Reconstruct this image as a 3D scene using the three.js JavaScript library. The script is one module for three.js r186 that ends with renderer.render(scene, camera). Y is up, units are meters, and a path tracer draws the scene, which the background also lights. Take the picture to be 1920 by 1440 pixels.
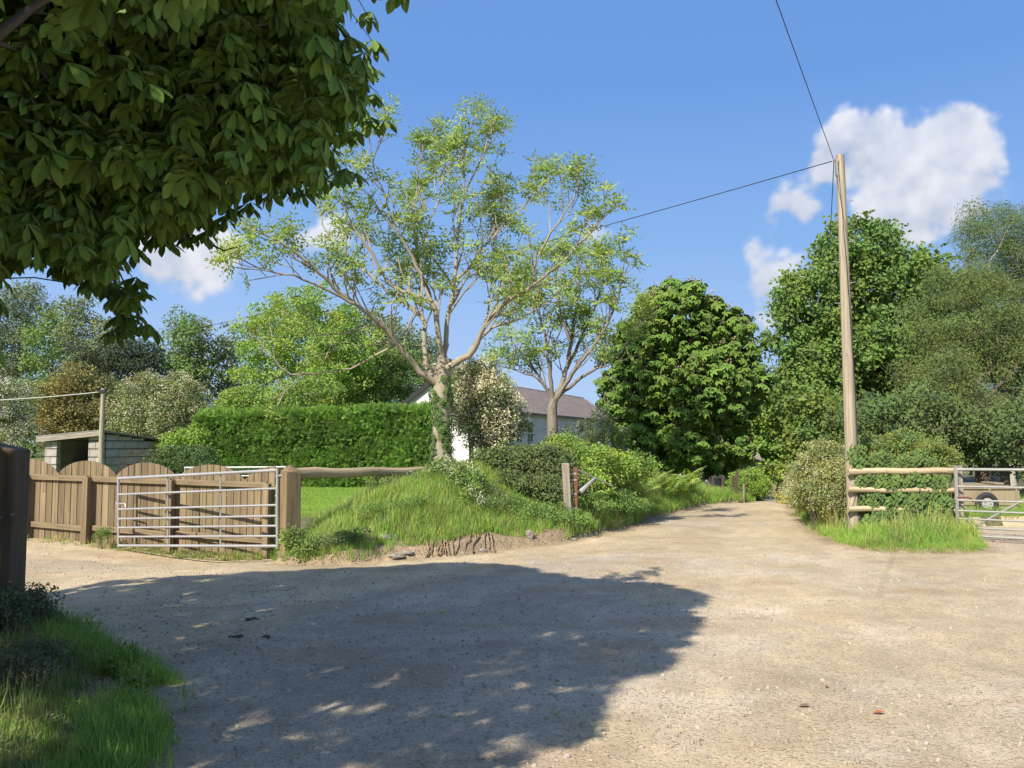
import * as THREE from 'three';
import { mergeGeometries } from 'three/addons/utils/BufferGeometryUtils.js';
import { RoundedBoxGeometry } from 'three/addons/geometries/RoundedBoxGeometry.js';

// ---------------------------------------------------------------- camera, sky, sun, exposure
const F = 1600, EYE = 1.6, PITCH = Math.atan(110 / F);          // focal length in photo pixels, eye height, upward tilt
const EXPO = 1.5;
const scene = new THREE.Scene();
const camera = new THREE.PerspectiveCamera(2 * Math.atan(720 / F) * 180 / Math.PI, 4 / 3, 0.1, 3000);
camera.position.set(0, EYE, 0);
camera.rotation.x = PITCH;
scene.add(camera);
const renderer = new THREE.WebGLRenderer({ antialias: true });
renderer.setSize(1024, 768);
renderer.toneMapping = THREE.LinearToneMapping;
renderer.toneMappingExposure = EXPO;
renderer.shadowMap.enabled = true;

const SUN_AZ = 33 * Math.PI / 180, SUN_EL = 42 * Math.PI / 180;  // the sun stands behind the left shoulder
const toSun = new THREE.Vector3(-Math.sin(SUN_AZ) * Math.cos(SUN_EL), Math.sin(SUN_EL), Math.cos(SUN_AZ) * Math.cos(SUN_EL));
const sun = new THREE.DirectionalLight(new THREE.Color().setRGB(1.0, 0.915, 0.79), 5);
sun.position.copy(toSun).multiplyScalar(60);
sun.castShadow = true;
Object.assign(sun.shadow.camera, { left: -45, right: 45, top: 45, bottom: -45, near: 1, far: 160 });
sun.shadow.mapSize.set(2048, 2048);
scene.add(sun);

// ---------------------------------------------------------------- random numbers and noise
let seedState = 12345;
function reseed(n) { seedState = n >>> 0; }
function rnd() { seedState = (seedState + 0x6D2B79F5) | 0; let t = Math.imul(seedState ^ (seedState >>> 15), 1 | seedState); t = (t + Math.imul(t ^ (t >>> 7), 61 | t)) ^ t; return ((t ^ (t >>> 14)) >>> 0) / 4294967296; }
const rr = (a, b) => a + (b - a) * rnd();
const gauss = () => (rnd() + rnd() + rnd() + rnd() - 2) * 0.9;
const clamp = (x, a = 0, b = 1) => Math.min(b, Math.max(a, x));
const lerp = (a, b, t) => a + (b - a) * t;
const sstep = (a, b, x) => { const t = clamp((x - a) / (b - a)); return t * t * (3 - 2 * t); };
function hash2(i, j, s = 0) { let h = Math.imul(i, 374761393) ^ Math.imul(j, 668265263) ^ Math.imul(s + 7, 2147483647); h = Math.imul(h ^ (h >>> 13), 1274126177); return ((h ^ (h >>> 16)) >>> 0) / 4294967296; }
function vnoise(x, y, s = 0, per = 0) {
  let i = Math.floor(x), j = Math.floor(y); const fx = x - i, fy = y - j;
  const u = fx * fx * (3 - 2 * fx), v = fy * fy * (3 - 2 * fy);
  let i1 = i + 1, j1 = j + 1;
  if (per) { i = ((i % per) + per) % per; j = ((j % per) + per) % per; i1 = ((i1 % per) + per) % per; j1 = ((j1 % per) + per) % per; }
  return lerp(lerp(hash2(i, j, s), hash2(i1, j, s), u), lerp(hash2(i, j1, s), hash2(i1, j1, s), u), v);
}
function fbm(x, y, oct = 4, s = 0, per = 0) { let a = 0, w = 0.5, n = 0; for (let o = 0; o < oct; o++) { a += w * vnoise(x, y, s + o * 17, per); n += w; w *= 0.5; x *= 2; y *= 2; per *= 2; } return a / n; }

// ---------------------------------------------------------------- photo pixel -> place (z is metres ahead of the camera; the world's own z is minus that)
const cP = Math.cos(PITCH), sP = Math.sin(PITCH);
function P(px, py, depth) {
  const rx = (px - 960) / F, ry = (720 - py) / F, up = ry * cP + sP, fw = cP - ry * sP;
  return new THREE.Vector3(rx / fw * depth, EYE + up / fw * depth, -depth);
}
function G(px, py, level = 0) {                                  // plan point [x, z] where the pixel meets level ground
  const rx = (px - 960) / F, ry = (720 - py) / F, up = ry * cP + sP, fw = cP - ry * sP;
  const t = (level - EYE) / up; return [rx * t, fw * t];
}
function toPx(x, y, z) { const dy = y - EYE, f = z * cP + dy * sP, u = dy * cP - z * sP; return f < 0.2 ? null : [960 + F * x / f, 720 - F * u / f]; }
function pip(poly, x, y) { let c = false; for (let i = 0, j = poly.length - 1; i < poly.length; j = i++) { const [xi, yi] = poly[i], [xj, yj] = poly[j]; if ((yi > y) !== (yj > y) && x < (xj - xi) * (y - yi) / (yj - yi) + xi) c = !c; } return c; }
function segDist(poly, x, y) { let b = 1e9; for (let i = 0; i + 1 < poly.length; i++) { const [ax, ay] = poly[i], [bx, by] = poly[i + 1], dx = bx - ax, dy = by - ay; const t = clamp(((x - ax) * dx + (y - ay) * dy) / (dx * dx + dy * dy)); b = Math.min(b, Math.hypot(x - ax - dx * t, y - ay - dy * t)); } return b; }
function interp(tab, x) { if (x <= tab[0][0]) return tab[0][1]; for (let i = 1; i < tab.length; i++) if (x <= tab[i][0]) { const [a, va] = tab[i - 1], [b, vb] = tab[i]; return lerp(va, vb, (x - a) / (b - a)); } return tab[tab.length - 1][1]; }

// ---------------------------------------------------------------- the sky: clear June blue with a few fair-weather clouds, more added out of view
{
  const W = 4096, H = 2048, data = new Float32Array(W * H * 4);
  const dirOf = (px, py) => { const p = P(px, py, 1); const v = p.sub(new THREE.Vector3(0, EYE, 0)).normalize(); return [Math.atan2(v.x, -v.z), Math.asin(v.y)]; };
  const clouds = [];                                             // [azimuth, elevation, radius, strength]
  const add = (px, py, r, s = 1) => { const [a, e] = dirOf(px, py); clouds.push([a, e, r / F, s]); };
  for (const [x, y, r, s] of [[1560, 285, 48, 1], [1590, 250, 40, 1], [1640, 250, 42, 1], [1660, 300, 55, 1], [1720, 300, 50, 1], [1770, 260, 45, 1], [1805, 232, 36, 1], [1825, 300, 45, 1], [1760, 340, 60, 1], [1690, 350, 50, 1], [1650, 395, 42, .9], [1700, 400, 42, .8], [1800, 370, 40, .8], [1550, 330, 30, .5], [1720, 445, 40, .45], [1800, 410, 40, .4],
    [1470, 375, 34, .95], [1500, 395, 30, .8], [1535, 388, 20, .7], [1450, 410, 26, .7], [1440, 440, 24, .3], [1412, 465, 30, .55], [1425, 520, 42, .75], [1480, 505, 42, .8], [1440, 570, 40, .5], [1500, 580, 60, .6], [1330, 478, 24, .35],
    [300, 465, 50, .9], [350, 455, 45, .95], [395, 470, 40, .8], [260, 480, 40, .7], [430, 460, 30, .5], [330, 500, 55, .55], [400, 525, 40, .25], [590, 445, 34, .55], [630, 430, 30, .5], [560, 460, 30, .3], [1120, 440, 30, .3], [930, 500, 40, .3]]) add(x, y, r, s);
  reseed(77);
  for (let k = 0; k < 70; k++) {                                 // clouds round the unseen sky, extra ones added to lift the shade
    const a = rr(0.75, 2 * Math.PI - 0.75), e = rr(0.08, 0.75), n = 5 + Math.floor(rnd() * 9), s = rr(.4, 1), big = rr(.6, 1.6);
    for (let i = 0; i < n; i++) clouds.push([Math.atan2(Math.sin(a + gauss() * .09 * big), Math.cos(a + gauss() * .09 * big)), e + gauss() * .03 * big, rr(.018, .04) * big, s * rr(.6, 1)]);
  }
  const dens = new Float32Array(W * H), low = new Float32Array(W * H);
  for (const [a, e, r, s] of clouds) {
    const R = r * 2.1, j0 = Math.floor((e - R) / Math.PI * H + H / 2), j1 = Math.ceil((e + R) / Math.PI * H + H / 2), ce = Math.max(.2, Math.cos(e));
    const uc = (Math.atan2(-Math.cos(a), Math.sin(a)) / (2 * Math.PI) + .5) * W, du = R / ce / (2 * Math.PI) * W;
    for (let j = Math.max(0, j0); j < Math.min(H, j1); j++) for (let i = Math.floor(uc - du); i <= uc + du; i++) {
      const ee = ((j + .5) / H - .5) * Math.PI - e, aa = (i + .5 - uc) / W * 2 * Math.PI * ce, d2 = (ee * ee + aa * aa) / (r * r); if (d2 > 4.4) continue;
      const ii = ((i % W) + W) % W, v = s * Math.exp(-d2 * 1.15); dens[j * W + ii] += v; low[j * W + ii] += v * clamp(.5 - ee / r * .4);
    }
  }
  const tab = [[-.2, [.44, .62, .88]], [0, [.52, .69, .92]], [.1, [.40, .59, .92]], [.22, [.255, .47, .87]], [.4, [.15, .337, .765]], [.6, [.135, .30, .70]], [1, [.115, .26, .63]], [1.6, [.105, .24, .58]]];  // overhead sky, out of view, raised in red to warm the shade
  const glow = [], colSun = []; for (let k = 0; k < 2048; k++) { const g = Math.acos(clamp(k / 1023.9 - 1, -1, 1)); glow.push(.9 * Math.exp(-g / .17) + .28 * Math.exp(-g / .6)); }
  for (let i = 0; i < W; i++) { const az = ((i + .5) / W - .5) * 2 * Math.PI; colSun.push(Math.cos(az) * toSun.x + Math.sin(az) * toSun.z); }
  for (let j = 0; j < H; j++) {
    const e = ((j + .5) / H - .5) * Math.PI, ce = Math.cos(e), se = Math.sin(e), base = [0, 1, 2].map(k => interp(tab.map(([x, c]) => [x, c[k]]), e));
    for (let i = 0; i < W; i++) {
      const q = j * W + i; let c = base;
      if (dens[q] > .02) {
        const n = (fbm(i * .018 + fbm(i * .05, j * .05, 3, 12) * 1.2, j * .022, 4, 3) - .5) * 1.3 + (fbm(i * .07, j * .08, 4, 9) - .5) * 1.1;
        const d = Math.min(dens[q], 1.5) * (1 + n * .5) + n * .8, cov = sstep(.24, .86, d) * sstep(.02, .25, dens[q]);
        const t = clamp(low[q] / (dens[q] + 1e-6)), sh = clamp(1.0 - .3 * t + n * .24, .62, 1.0);
        const op = cov * clamp(.84 + n * .35, .6, .97); c = [lerp(base[0], .88 * sh, op), lerp(base[1], .89 * sh + .01, op), lerp(base[2], .93 * sh + .04, op)];
      }
      const cs = ce * colSun[i] + se * toSun.y; if (cs > -.6) { const au = glow[Math.floor((cs + 1) * 1023.9)]; c = [c[0] + au, c[1] + au * .96, c[2] + au * .88]; }   // glow round the unseen sun, added to lift and warm the shade
      data[q * 4] = c[0] / EXPO; data[q * 4 + 1] = c[1] / EXPO; data[q * 4 + 2] = c[2] / EXPO; data[q * 4 + 3] = 1;
    }
  }
  const t = new THREE.DataTexture(data, W, H, THREE.RGBAFormat, THREE.FloatType);
  t.mapping = THREE.EquirectangularReflectionMapping; t.magFilter = t.minFilter = THREE.LinearFilter; t.needsUpdate = true;
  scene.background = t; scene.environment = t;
}

// ---------------------------------------------------------------- textures and materials
function texture(n, fn, srgb = false, rep = 1) {
  const d = new Uint8Array(n * n * 4);
  for (let j = 0; j < n; j++) for (let i = 0; i < n; i++) { const c = fn(i / n, j / n, i, j), q = (j * n + i) * 4; for (let k = 0; k < 3; k++) d[q + k] = clamp(Array.isArray(c) ? c[k] : c) * 255; d[q + 3] = 255; }
  const t = new THREE.DataTexture(d, n, n); t.wrapS = t.wrapT = THREE.RepeatWrapping; t.magFilter = THREE.LinearFilter; t.minFilter = THREE.LinearMipmapLinearFilter; t.generateMipmaps = true;
  if (srgb) t.colorSpace = THREE.SRGBColorSpace; t.repeat.set(rep, rep); t.needsUpdate = true; return t;
}
const grain = texture(512, (u, v) => { const a = fbm(u * 24, v * 2 + 9, 4, 2, 0), b = vnoise(u * 128, v * 6, 5, 0), k = fbm(u * 4, v * 4, 3, 8, 4); return .12 + .62 * a + .3 * b + .25 * k; });
const grainBump = texture(512, (u, v) => .6 * fbm(u * 32, v * 3, 4, 2) + .4 * vnoise(u * 128, v * 5, 5));
const barkTex = texture(512, (u, v) => { const r = Math.abs(fbm(u * 10, v * 3, 4, 21, 0) - .5) * 2; return .45 + .5 * fbm(u * 8, v * 8, 4, 33, 8) - .2 * (1 - r) + .12; });
const barkBump = texture(512, (u, v) => Math.abs(fbm(u * 12, v * 3, 4, 21) - .5) * 2 * .7 + .3 * fbm(u * 30, v * 20, 3, 4));
const patchy = texture(512, (u, v) => .62 + .34 * fbm(u * 5, v * 5, 5, 41, 5) + .12 * (vnoise(u * 64, v * 64, 3, 64) - .5));
const patchyBump = texture(512, (u, v) => fbm(u * 16, v * 16, 5, 43, 16));
const stones = [];
reseed(5);
for (let k = 0; k < 5200; k++) stones.push([rnd(), rnd(), Math.pow(rnd(), 3) * .0062 + .0012, rnd(), rr(.6, 1.4), rr(0, 6.28)]);
let dirtTex, dirtBump;
{
  const n = 1024, h = new Float32Array(n * n), c = new Float32Array(n * n);
  for (let j = 0; j < n; j++) for (let i = 0; i < n; i++) { const u = i / n, v = j / n; c[j * n + i] = .68 + .3 * (fbm(u * 9, v * 9, 5, 51, 9) - .5) + .2 * (vnoise(u * 256, v * 256, 3, 256) - .5) + .16 * (vnoise(u * 110, v * 110, 13, 110) - .5); h[j * n + i] = .3 * fbm(u * 12, v * 12, 5, 52, 12) + .12 * vnoise(u * 200, v * 200, 8, 200); }
  for (const [x, y, r, t, asp, rot] of stones) {
    const R = r * n, m = Math.ceil(R * 1.6), co = Math.cos(rot), si = Math.sin(rot);
    for (let dj = -m; dj <= m; dj++) for (let di = -m; di <= m; di++) { const a = (di * co + dj * si) / R / asp, b = (-di * si + dj * co) / R, d = a * a + b * b; if (d > 1) continue; const q = ((Math.floor(y * n) + dj + n) % n) * n + (Math.floor(x * n) + di + n) % n; c[q] = lerp(.54, .82, t) * .95; h[q] = Math.max(h[q], .35 + .65 * Math.sqrt(1 - d)); }
  }
  dirtTex = texture(n, (u, v, i, j) => { const k = c[j * n + i]; return [k, k * .985, k * .96]; });
  dirtBump = texture(n, (u, v, i, j) => h[j * n + i]);
}
const RGB = (r, g, b) => new THREE.Color().setRGB(r, g, b);
function mat(c, o = {}) { return new THREE.MeshStandardMaterial({ color: c, roughness: .85, side: THREE.DoubleSide, ...o }); }
function woodMat(c, bump = .004) { return mat(c, { map: grain, bumpMap: grainBump, bumpScale: bump, roughness: .8 }); }
const M = {
  bark: mat(RGB(.30, .255, .20), { map: barkTex, bumpMap: barkBump, bumpScale: .012 }),
  ashBark: mat(RGB(.45, .39, .275), { map: barkTex, bumpMap: barkBump, bumpScale: .01 }),
  darkBark: mat(RGB(.14, .115, .09), { map: barkTex, bumpMap: barkBump, bumpScale: .012 }),
  paleBark: mat(RGB(.55, .5, .42), { map: barkTex, bumpMap: barkBump, bumpScale: .006 }),
  fence: [[.29, .215, .12], [.245, .18, .10], [.335, .25, .145], [.27, .21, .11], [.205, .15, .085]].map(c => woodMat(RGB(...c))),
  rail: woodMat(RGB(.31, .235, .135)), post: woodMat(RGB(.29, .21, .105)), log: woodMat(RGB(.46, .37, .22), .006), paleLog: woodMat(RGB(.62, .49, .30), .006),
  oldPost: woodMat(RGB(.125, .085, .05), .012), greyPost: woodMat(RGB(.38, .33, .26)), pole: woodMat(RGB(.46, .39, .28), .006),
  steel: mat(RGB(.52, .52, .52), { metalness: .55, roughness: .5, map: patchy }), dullSteel: mat(RGB(.42, .42, .38), { metalness: .4, roughness: .6, map: patchy }),
  rust: mat(RGB(.20, .08, .05), { map: patchy, bumpMap: patchyBump, bumpScale: .004 }), wire: mat(RGB(.03, .03, .035), { roughness: .6 }), palewire: mat(RGB(.5, .5, .48)),
  white: mat(RGB(.80, .79, .76), { map: patchy, bumpMap: patchyBump, bumpScale: .01 }), slate: mat(RGB(.24, .195, .165), { map: patchy, roughness: .95 }), slate2: mat(RGB(.28, .225, .19), { map: patchy, roughness: .95 }),
  brick: mat(RGB(.36, .15, .085), { map: patchy }), black: mat(RGB(.02, .02, .02), { roughness: .5 }), frame: mat(RGB(.75, .75, .72)), glass: new THREE.MeshPhysicalMaterial({ color: RGB(.06, .07, .08), roughness: .06, clearcoat: 1 }),
  block: [[.40, .37, .32], [.36, .33, .29], [.44, .41, .37]].map(c => mat(RGB(...c), { map: patchy, bumpMap: patchyBump, bumpScale: .012 })),
  mortar: mat(RGB(.25, .23, .20), { map: patchy }), sheet: mat(RGB(.24, .235, .22), { map: patchy, roughness: .75 }), dark: mat(RGB(.03, .028, .025)),
  trailer: mat(RGB(.36, .295, .185), { map: patchy, roughness: .6 }), tyre: mat(RGB(.03, .03, .03), { roughness: .9 }), hub: mat(RGB(.5, .5, .48), { metalness: .4, roughness: .5 }),
  soil: mat(0xffffff, { vertexColors: true, map: dirtTex, bumpMap: dirtBump, bumpScale: .03 }), dirt: mat(0xffffff, { vertexColors: true, map: dirtTex, bumpMap: dirtBump, bumpScale: .009, roughness: .95 }),
  root: mat(RGB(.36, .26, .16), { map: barkTex }), stone: mat(RGB(.36, .33, .29), { map: patchy, bumpMap: patchyBump, bumpScale: .006 }), plastic: mat(RGB(.5, .03, .03)),
};
const leafMat = (r, g, b, tr = .35, rough = .95) => new THREE.MeshPhysicalMaterial({ color: RGB(r, g, b), roughness: Math.max(.9, rough), transmission: tr, thickness: 0, side: THREE.DoubleSide, vertexColors: true });

// ---------------------------------------------------------------- things, names, tags
const names = {};
function numbered(n) { const k = names[n] = (names[n] ?? -1) + 1; return k ? `${n}_${String(k).padStart(3, '0')}` : n; }
function shade(o) { o.castShadow = o.receiveShadow = true; return o; }
function thing(name, label, category, pos = [0, 0, 0], group) { const o = new THREE.Group(); o.name = numbered(name); o.position.set(...pos); o.userData = { label, category }; if (group) o.userData.group = group; scene.add(o); return o; }
function part(parent, name, geo, m) { const o = shade(new THREE.Mesh(geo, m)); o.name = name; parent.add(o); return o; }
function top(name, geo, m, label, category, group) { const o = shade(new THREE.Mesh(geo, m)); o.name = numbered(name); o.userData = { label, category }; if (group) o.userData.group = group; scene.add(o); return o; }
function struct(name, geo, m, label, category) { const o = shade(new THREE.Mesh(geo, m)); o.name = name; o.userData = { kind: 'structure', label, category }; scene.add(o); return o; }
const V = (x, y, z) => new THREE.Vector3(x, y, z), UP = V(0, 1, 0);

// ---------------------------------------------------------------- geometry helpers
function uvScale(g, s) { const u = g.attributes.uv; for (let i = 0; i < u.count; i++) u.setXY(i, u.getX(i) * s[0], u.getY(i) * s[1]); return g; }
function box(w, h, d, bevel = 0, cx = 0, cy = 0, cz = 0) {
  const g = bevel ? new RoundedBoxGeometry(w, h, d, 1, bevel) : new THREE.BoxGeometry(w, h, d);
  const p = g.attributes.position, n = g.attributes.normal, u = g.attributes.uv;
  for (let i = 0; i < p.count; i++) { const ax = Math.abs(n.getX(i)), ay = Math.abs(n.getY(i)), az = Math.abs(n.getZ(i)); const long = h >= w && h >= d ? 1 : w >= d ? 0 : 2; const c = [p.getX(i), p.getY(i), p.getZ(i)]; const across = ax > ay && ax > az ? (long === 2 ? 1 : 2) : ay > az ? (long === 0 ? 2 : 0) : (long === 0 ? 1 : 0); u.setXY(i, c[across] + cx * 3.1, c[long] * .5 + cy + cx * 1.7); }
  return g.translate(cx, cy, cz);
}
function tubeGeo(pts, radii, sides = 6, caps = false) {          // swept tube through pts with a radius at each
  const n = pts.length, pos = [], uv = [], idx = []; let nrm = null, len = 0;
  for (let i = 0; i < n; i++) {
    const t = V().subVectors(pts[Math.min(n - 1, i + 1)], pts[Math.max(0, i - 1)]); if (t.lengthSq() < 1e-12) t.set(0, 1, 0); t.normalize();
    if (!nrm) { nrm = Math.abs(t.y) > .9 ? V(1, 0, 0) : V(0, 1, 0); }
    nrm = nrm.clone().addScaledVector(t, -nrm.dot(t)); if (nrm.lengthSq() < 1e-8) nrm.set(t.y, t.z, t.x).addScaledVector(t, -V(t.y, t.z, t.x).dot(t)); nrm.normalize();
    const b = V().crossVectors(t, nrm); if (i) len += pts[i].distanceTo(pts[i - 1]);
    const r = Array.isArray(radii) ? radii[i] : radii;
    for (let s = 0; s <= sides; s++) { const a = s / sides * Math.PI * 2, c = Math.cos(a) * r, q = Math.sin(a) * r; pos.push(pts[i].x + nrm.x * c + b.x * q, pts[i].y + nrm.y * c + b.y * q, pts[i].z + nrm.z * c + b.z * q); uv.push(s / sides * Math.max(.12, 2 * Math.PI * r) * 1.5, len * .6); }
    if (i) for (let s = 0; s < sides; s++) { const a = (i - 1) * (sides + 1) + s, c = a + sides + 1; idx.push(a, a + 1, c, a + 1, c + 1, c); }
  }
  if (caps) for (const e of [0, n - 1]) { const c0 = pos.length / 3; pos.push(pts[e].x, pts[e].y, pts[e].z); uv.push(0, 0); for (let s = 0; s <= sides; s++) { const q = (e * (sides + 1) + s) * 3; pos.push(pos[q], pos[q + 1], pos[q + 2]); uv.push(Math.cos(s), Math.sin(s) * .1); if (s) { if (e) idx.push(c0, c0 + s, c0 + s + 1); else idx.push(c0, c0 + s + 1, c0 + s); } } }
  const g = new THREE.BufferGeometry(); g.setAttribute('position', new THREE.Float32BufferAttribute(pos, 3)); g.setAttribute('uv', new THREE.Float32BufferAttribute(uv, 2)); g.setIndex(idx); g.computeVertexNormals(); return g;
}
const rod = (a, b, r, sides = 8) => tubeGeo([a, a.clone().lerp(b, .5), b], r, sides, true);
class Leaves {                                                   // collects flat leaf faces
  constructor() { this.p = []; }
  tri(a, b, c) { this.p.push(a.x, a.y, a.z, b.x, b.y, b.z, c.x, c.y, c.z); }
  leaf(o, d, n, L, W, fold = .12, curl = .1) { const s = V().crossVectors(d, n).normalize(); const tip = o.clone().addScaledVector(d, L).addScaledVector(n, -curl * L), m = o.clone().addScaledVector(d, L * .48); const l = m.clone().addScaledVector(s, W / 2).addScaledVector(n, fold * W), r = m.clone().addScaledVector(s, -W / 2).addScaledVector(n, fold * W); this.tri(o, l, tip); this.tri(o, tip, r); }
  strip(o, d, n, L, prof, curl) { const s = V().crossVectors(d, n).normalize(); let pm = null, pl = null, pr = null; for (const [t, w] of prof) { const m = o.clone().addScaledVector(d, L * t).addScaledVector(n, -curl * L * t * t), l = m.clone().addScaledVector(s, w * L).addScaledVector(n, .25 * w * L), r = m.clone().addScaledVector(s, -w * L).addScaledVector(n, .25 * w * L); if (pm) { if (w > 0) { this.tri(pm, l, m); this.tri(pm, m, r); } if (pl) { this.tri(pm, pl, l); this.tri(pm, r, pr); } } pm = m; pl = l; pr = r; } }
  geo() { const g = new THREE.BufferGeometry(); g.setAttribute('position', new THREE.Float32BufferAttribute(this.p, 3)); g.setAttribute('uv', new THREE.Float32BufferAttribute(new Float32Array(this.p.length / 3 * 2), 2)); g.computeVertexNormals(); return g; }
}
function rdir() { const u = rr(-1, 1), a = rr(0, 6.2832), s = Math.sqrt(1 - u * u); return V(s * Math.cos(a), u, s * Math.sin(a)); }
function anyNormal(d, up = 0) { const r = rdir(); r.y += up; return r.addScaledVector(d, -r.dot(d)).normalize(); }
function sprig(n, R, L, W, seed, up = .6) { reseed(seed); const g = new Leaves(); for (let k = 0; k < n; k++) { const o = rdir().multiplyScalar(R * Math.cbrt(rnd()) * .8), d = rdir().add(o.clone().multiplyScalar(1.2 / R)); d.y *= .7; d.normalize(); g.leaf(o, d, anyNormal(d, up), L * rr(.7, 1.2), W * rr(.8, 1.15)); } return g.geo(); }
const GEO = {
  broad: sprig(14, .2, .115, .085, 1), small: sprig(20, .19, .062, .042, 2, .4), mid: sprig(16, .2, .085, .055, 3),
  willow: (() => { reseed(4); const g = new Leaves(); for (let k = 0; k < 24; k++) { const o = rdir().multiplyScalar(.24 * Math.cbrt(rnd())), d = rdir(); d.y = d.y * .6 - .35; d.normalize(); g.leaf(o, d, anyNormal(d, .4), rr(.07, .11), .02); } return g.geo(); })(),
  blossom: (() => { reseed(6); const g = new Leaves(); for (let k = 0; k < 12; k++) { const o = rdir().multiplyScalar(.13 * Math.cbrt(rnd())); const d = rdir(); g.leaf(o, d, anyNormal(d), .034, .032, .2, 0); } return g.geo(); })(),
  palm: (() => { const g = new Leaves(); for (let k = 0; k < 6; k++) { const a = (k - 2.5) * 1.0 + .1, d = V(Math.sin(a), -.45, Math.cos(a)).normalize(); g.leaf(V(0, 0, 0), d, V(0, 1, 0).addScaledVector(d, -d.y).normalize(), (k === 2 || k === 3) ? .2 : .16, .085, .1, .15); } return g.geo(); })(),
  palmFine: (() => { reseed(8); const g = new Leaves(), prof = [[0, .012], [.25, .07], [.5, .15], [.7, .185], [.86, .12], [1, 0]]; for (let k = 0; k < 6; k++) { const a = (k - 2.5) * .95 + rr(-.1, .1), d = V(Math.sin(a), rr(-.75, -.35), Math.cos(a)).normalize(); g.strip(V(0, 0, 0), d, V(0, 1, 0).addScaledVector(d, -d.y).normalize(), (k === 2 || k === 3) ? .2 : (k === 1 || k === 4) ? .17 : .13, prof, .22); } return g.geo(); })(),
  candle: (() => { reseed(9); const g = new Leaves(); for (let k = 0; k < 26; k++) { const t = rnd(), a = rnd() * 6.28, r = .045 * (1 - t * .8); const o = V(Math.cos(a) * r, t * .22, Math.sin(a) * r), d = V(Math.cos(a), .3, Math.sin(a)).normalize(); g.leaf(o, d, anyNormal(d), .035, .03); } return g.geo(); })(),
  pinnate: (() => { reseed(10); const g = new Leaves(); for (let k = 0; k < 5; k++) { const a = k * 1.26 + rr(-.3, .3), d = V(Math.cos(a), rr(.1, .9), Math.sin(a)).normalize(), n = V(0, 1, 0).addScaledVector(d, -d.y).normalize(), s = V().crossVectors(d, n); for (let q = 0; q < 3; q++) { const o = d.clone().multiplyScalar(.05 + q * .05).addScaledVector(n, -q * q * .006); for (const e of [-1, 1]) { const ld = d.clone().multiplyScalar(.45).addScaledVector(s, e).addScaledVector(n, -.25).normalize(); g.leaf(o, ld, anyNormal(ld, 1), .085, .034, .1, .1); } } g.leaf(d.clone().multiplyScalar(.2).addScaledVector(n, -.06), d, n, .09, .036); } return g.geo(); })(),
  conifer: (() => { reseed(11); const g = new Leaves(); for (let k = 0; k < 5; k++) { const d = V(rr(-.7, .7), rr(.5, 1), rr(-.7, .7)).normalize(), n = anyNormal(d), s = V().crossVectors(d, n); for (let q = 0; q < 5; q++) { const o = d.clone().multiplyScalar(q * .035); for (const e of [-1, 1]) { const ld = d.clone().multiplyScalar(.9).addScaledVector(s, e * .8).normalize(); g.leaf(o, ld, n, .075 - q * .006, .016, .05, .1); } } } return g.geo(); })(),
  ivy: (() => { reseed(12); const g = new Leaves(); for (let k = 0; k < 12; k++) { const o = V(gauss() * .1, gauss() * .1, rr(-.03, .05)), d = V(gauss() * .5, -1 + gauss() * .4, .25).normalize(), n = V(gauss() * .35, .45, 1).addScaledVector(d, 0).normalize(); n.addScaledVector(d, -n.dot(d)).normalize(); g.leaf(o, d, n, rr(.05, .085), rr(.05, .075)); } return g.geo(); })(),
  frond: (() => { reseed(13); const g = new Leaves(); const d = V(.25, 1, 0).normalize(); for (let q = 0; q < 13; q++) { const t = q / 13, o = V(.1 * t + .35 * t * t, .62 * t - .12 * t * t, 0), w = .2 * Math.sin(Math.PI * (.15 + .85 * t)) + .02; for (const e of [-1, 1]) { const ld = V(.35, .1 - .3 * t, e).normalize(); g.leaf(o, ld, anyNormal(ld, 2), w, .045, .05, .2); } } g.tri(V(-.006, -.25, 0), V(.006, -.25, 0), V(.4, .5, 0)); return g.geo(); })(),
  twig: (() => { reseed(14); const g = new Leaves(); for (let k = 0; k < 9; k++) { const d = rdir(); d.y = Math.abs(d.y); g.leaf(V(0, 0, 0).addScaledVector(rdir(), .05), d, anyNormal(d), rr(.15, .3), .009, 0, .15); } return g.geo(); })(),
};
function grassClump(n, H, spread, w, seed, bend = .5) { reseed(seed); const g = new Leaves(); for (let k = 0; k < n; k++) { const a = rr(0, 6.283), o = V(Math.cos(a), 0, Math.sin(a)).multiplyScalar(spread * Math.sqrt(rnd())), h = H * rr(.5, 1.15), b = rr(0, 6.283), lean = rr(.05, bend), dx = Math.cos(b), dz = Math.sin(b), sx = -dz, sz = dx; let pl = null, pr = null; for (let q = 0; q <= 3; q++) { const t = q / 3, y = h * t * (1 - .35 * lean * t), off = h * lean * t * t, ww = w * (1 - t * t) * .5 + .0004, c = V(o.x + dx * off, y - .02, o.z + dz * off), l = V(c.x + sx * ww, c.y, c.z + sz * ww), r = V(c.x - sx * ww, c.y, c.z - sz * ww); if (pl) { g.tri(pl, pr, r); if (q < 3) g.tri(pl, r, l); } pl = l; pr = r; } } return g.geo(); }
GEO.grass = grassClump(16, .22, .09, .007, 20); GEO.grass2 = grassClump(14, .3, .08, .008, 21, .9); GEO.longGrass = grassClump(16, .5, .12, .009, 22, .7); GEO.lawn = grassClump(14, .05, .09, .006, 23, .6);
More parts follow.
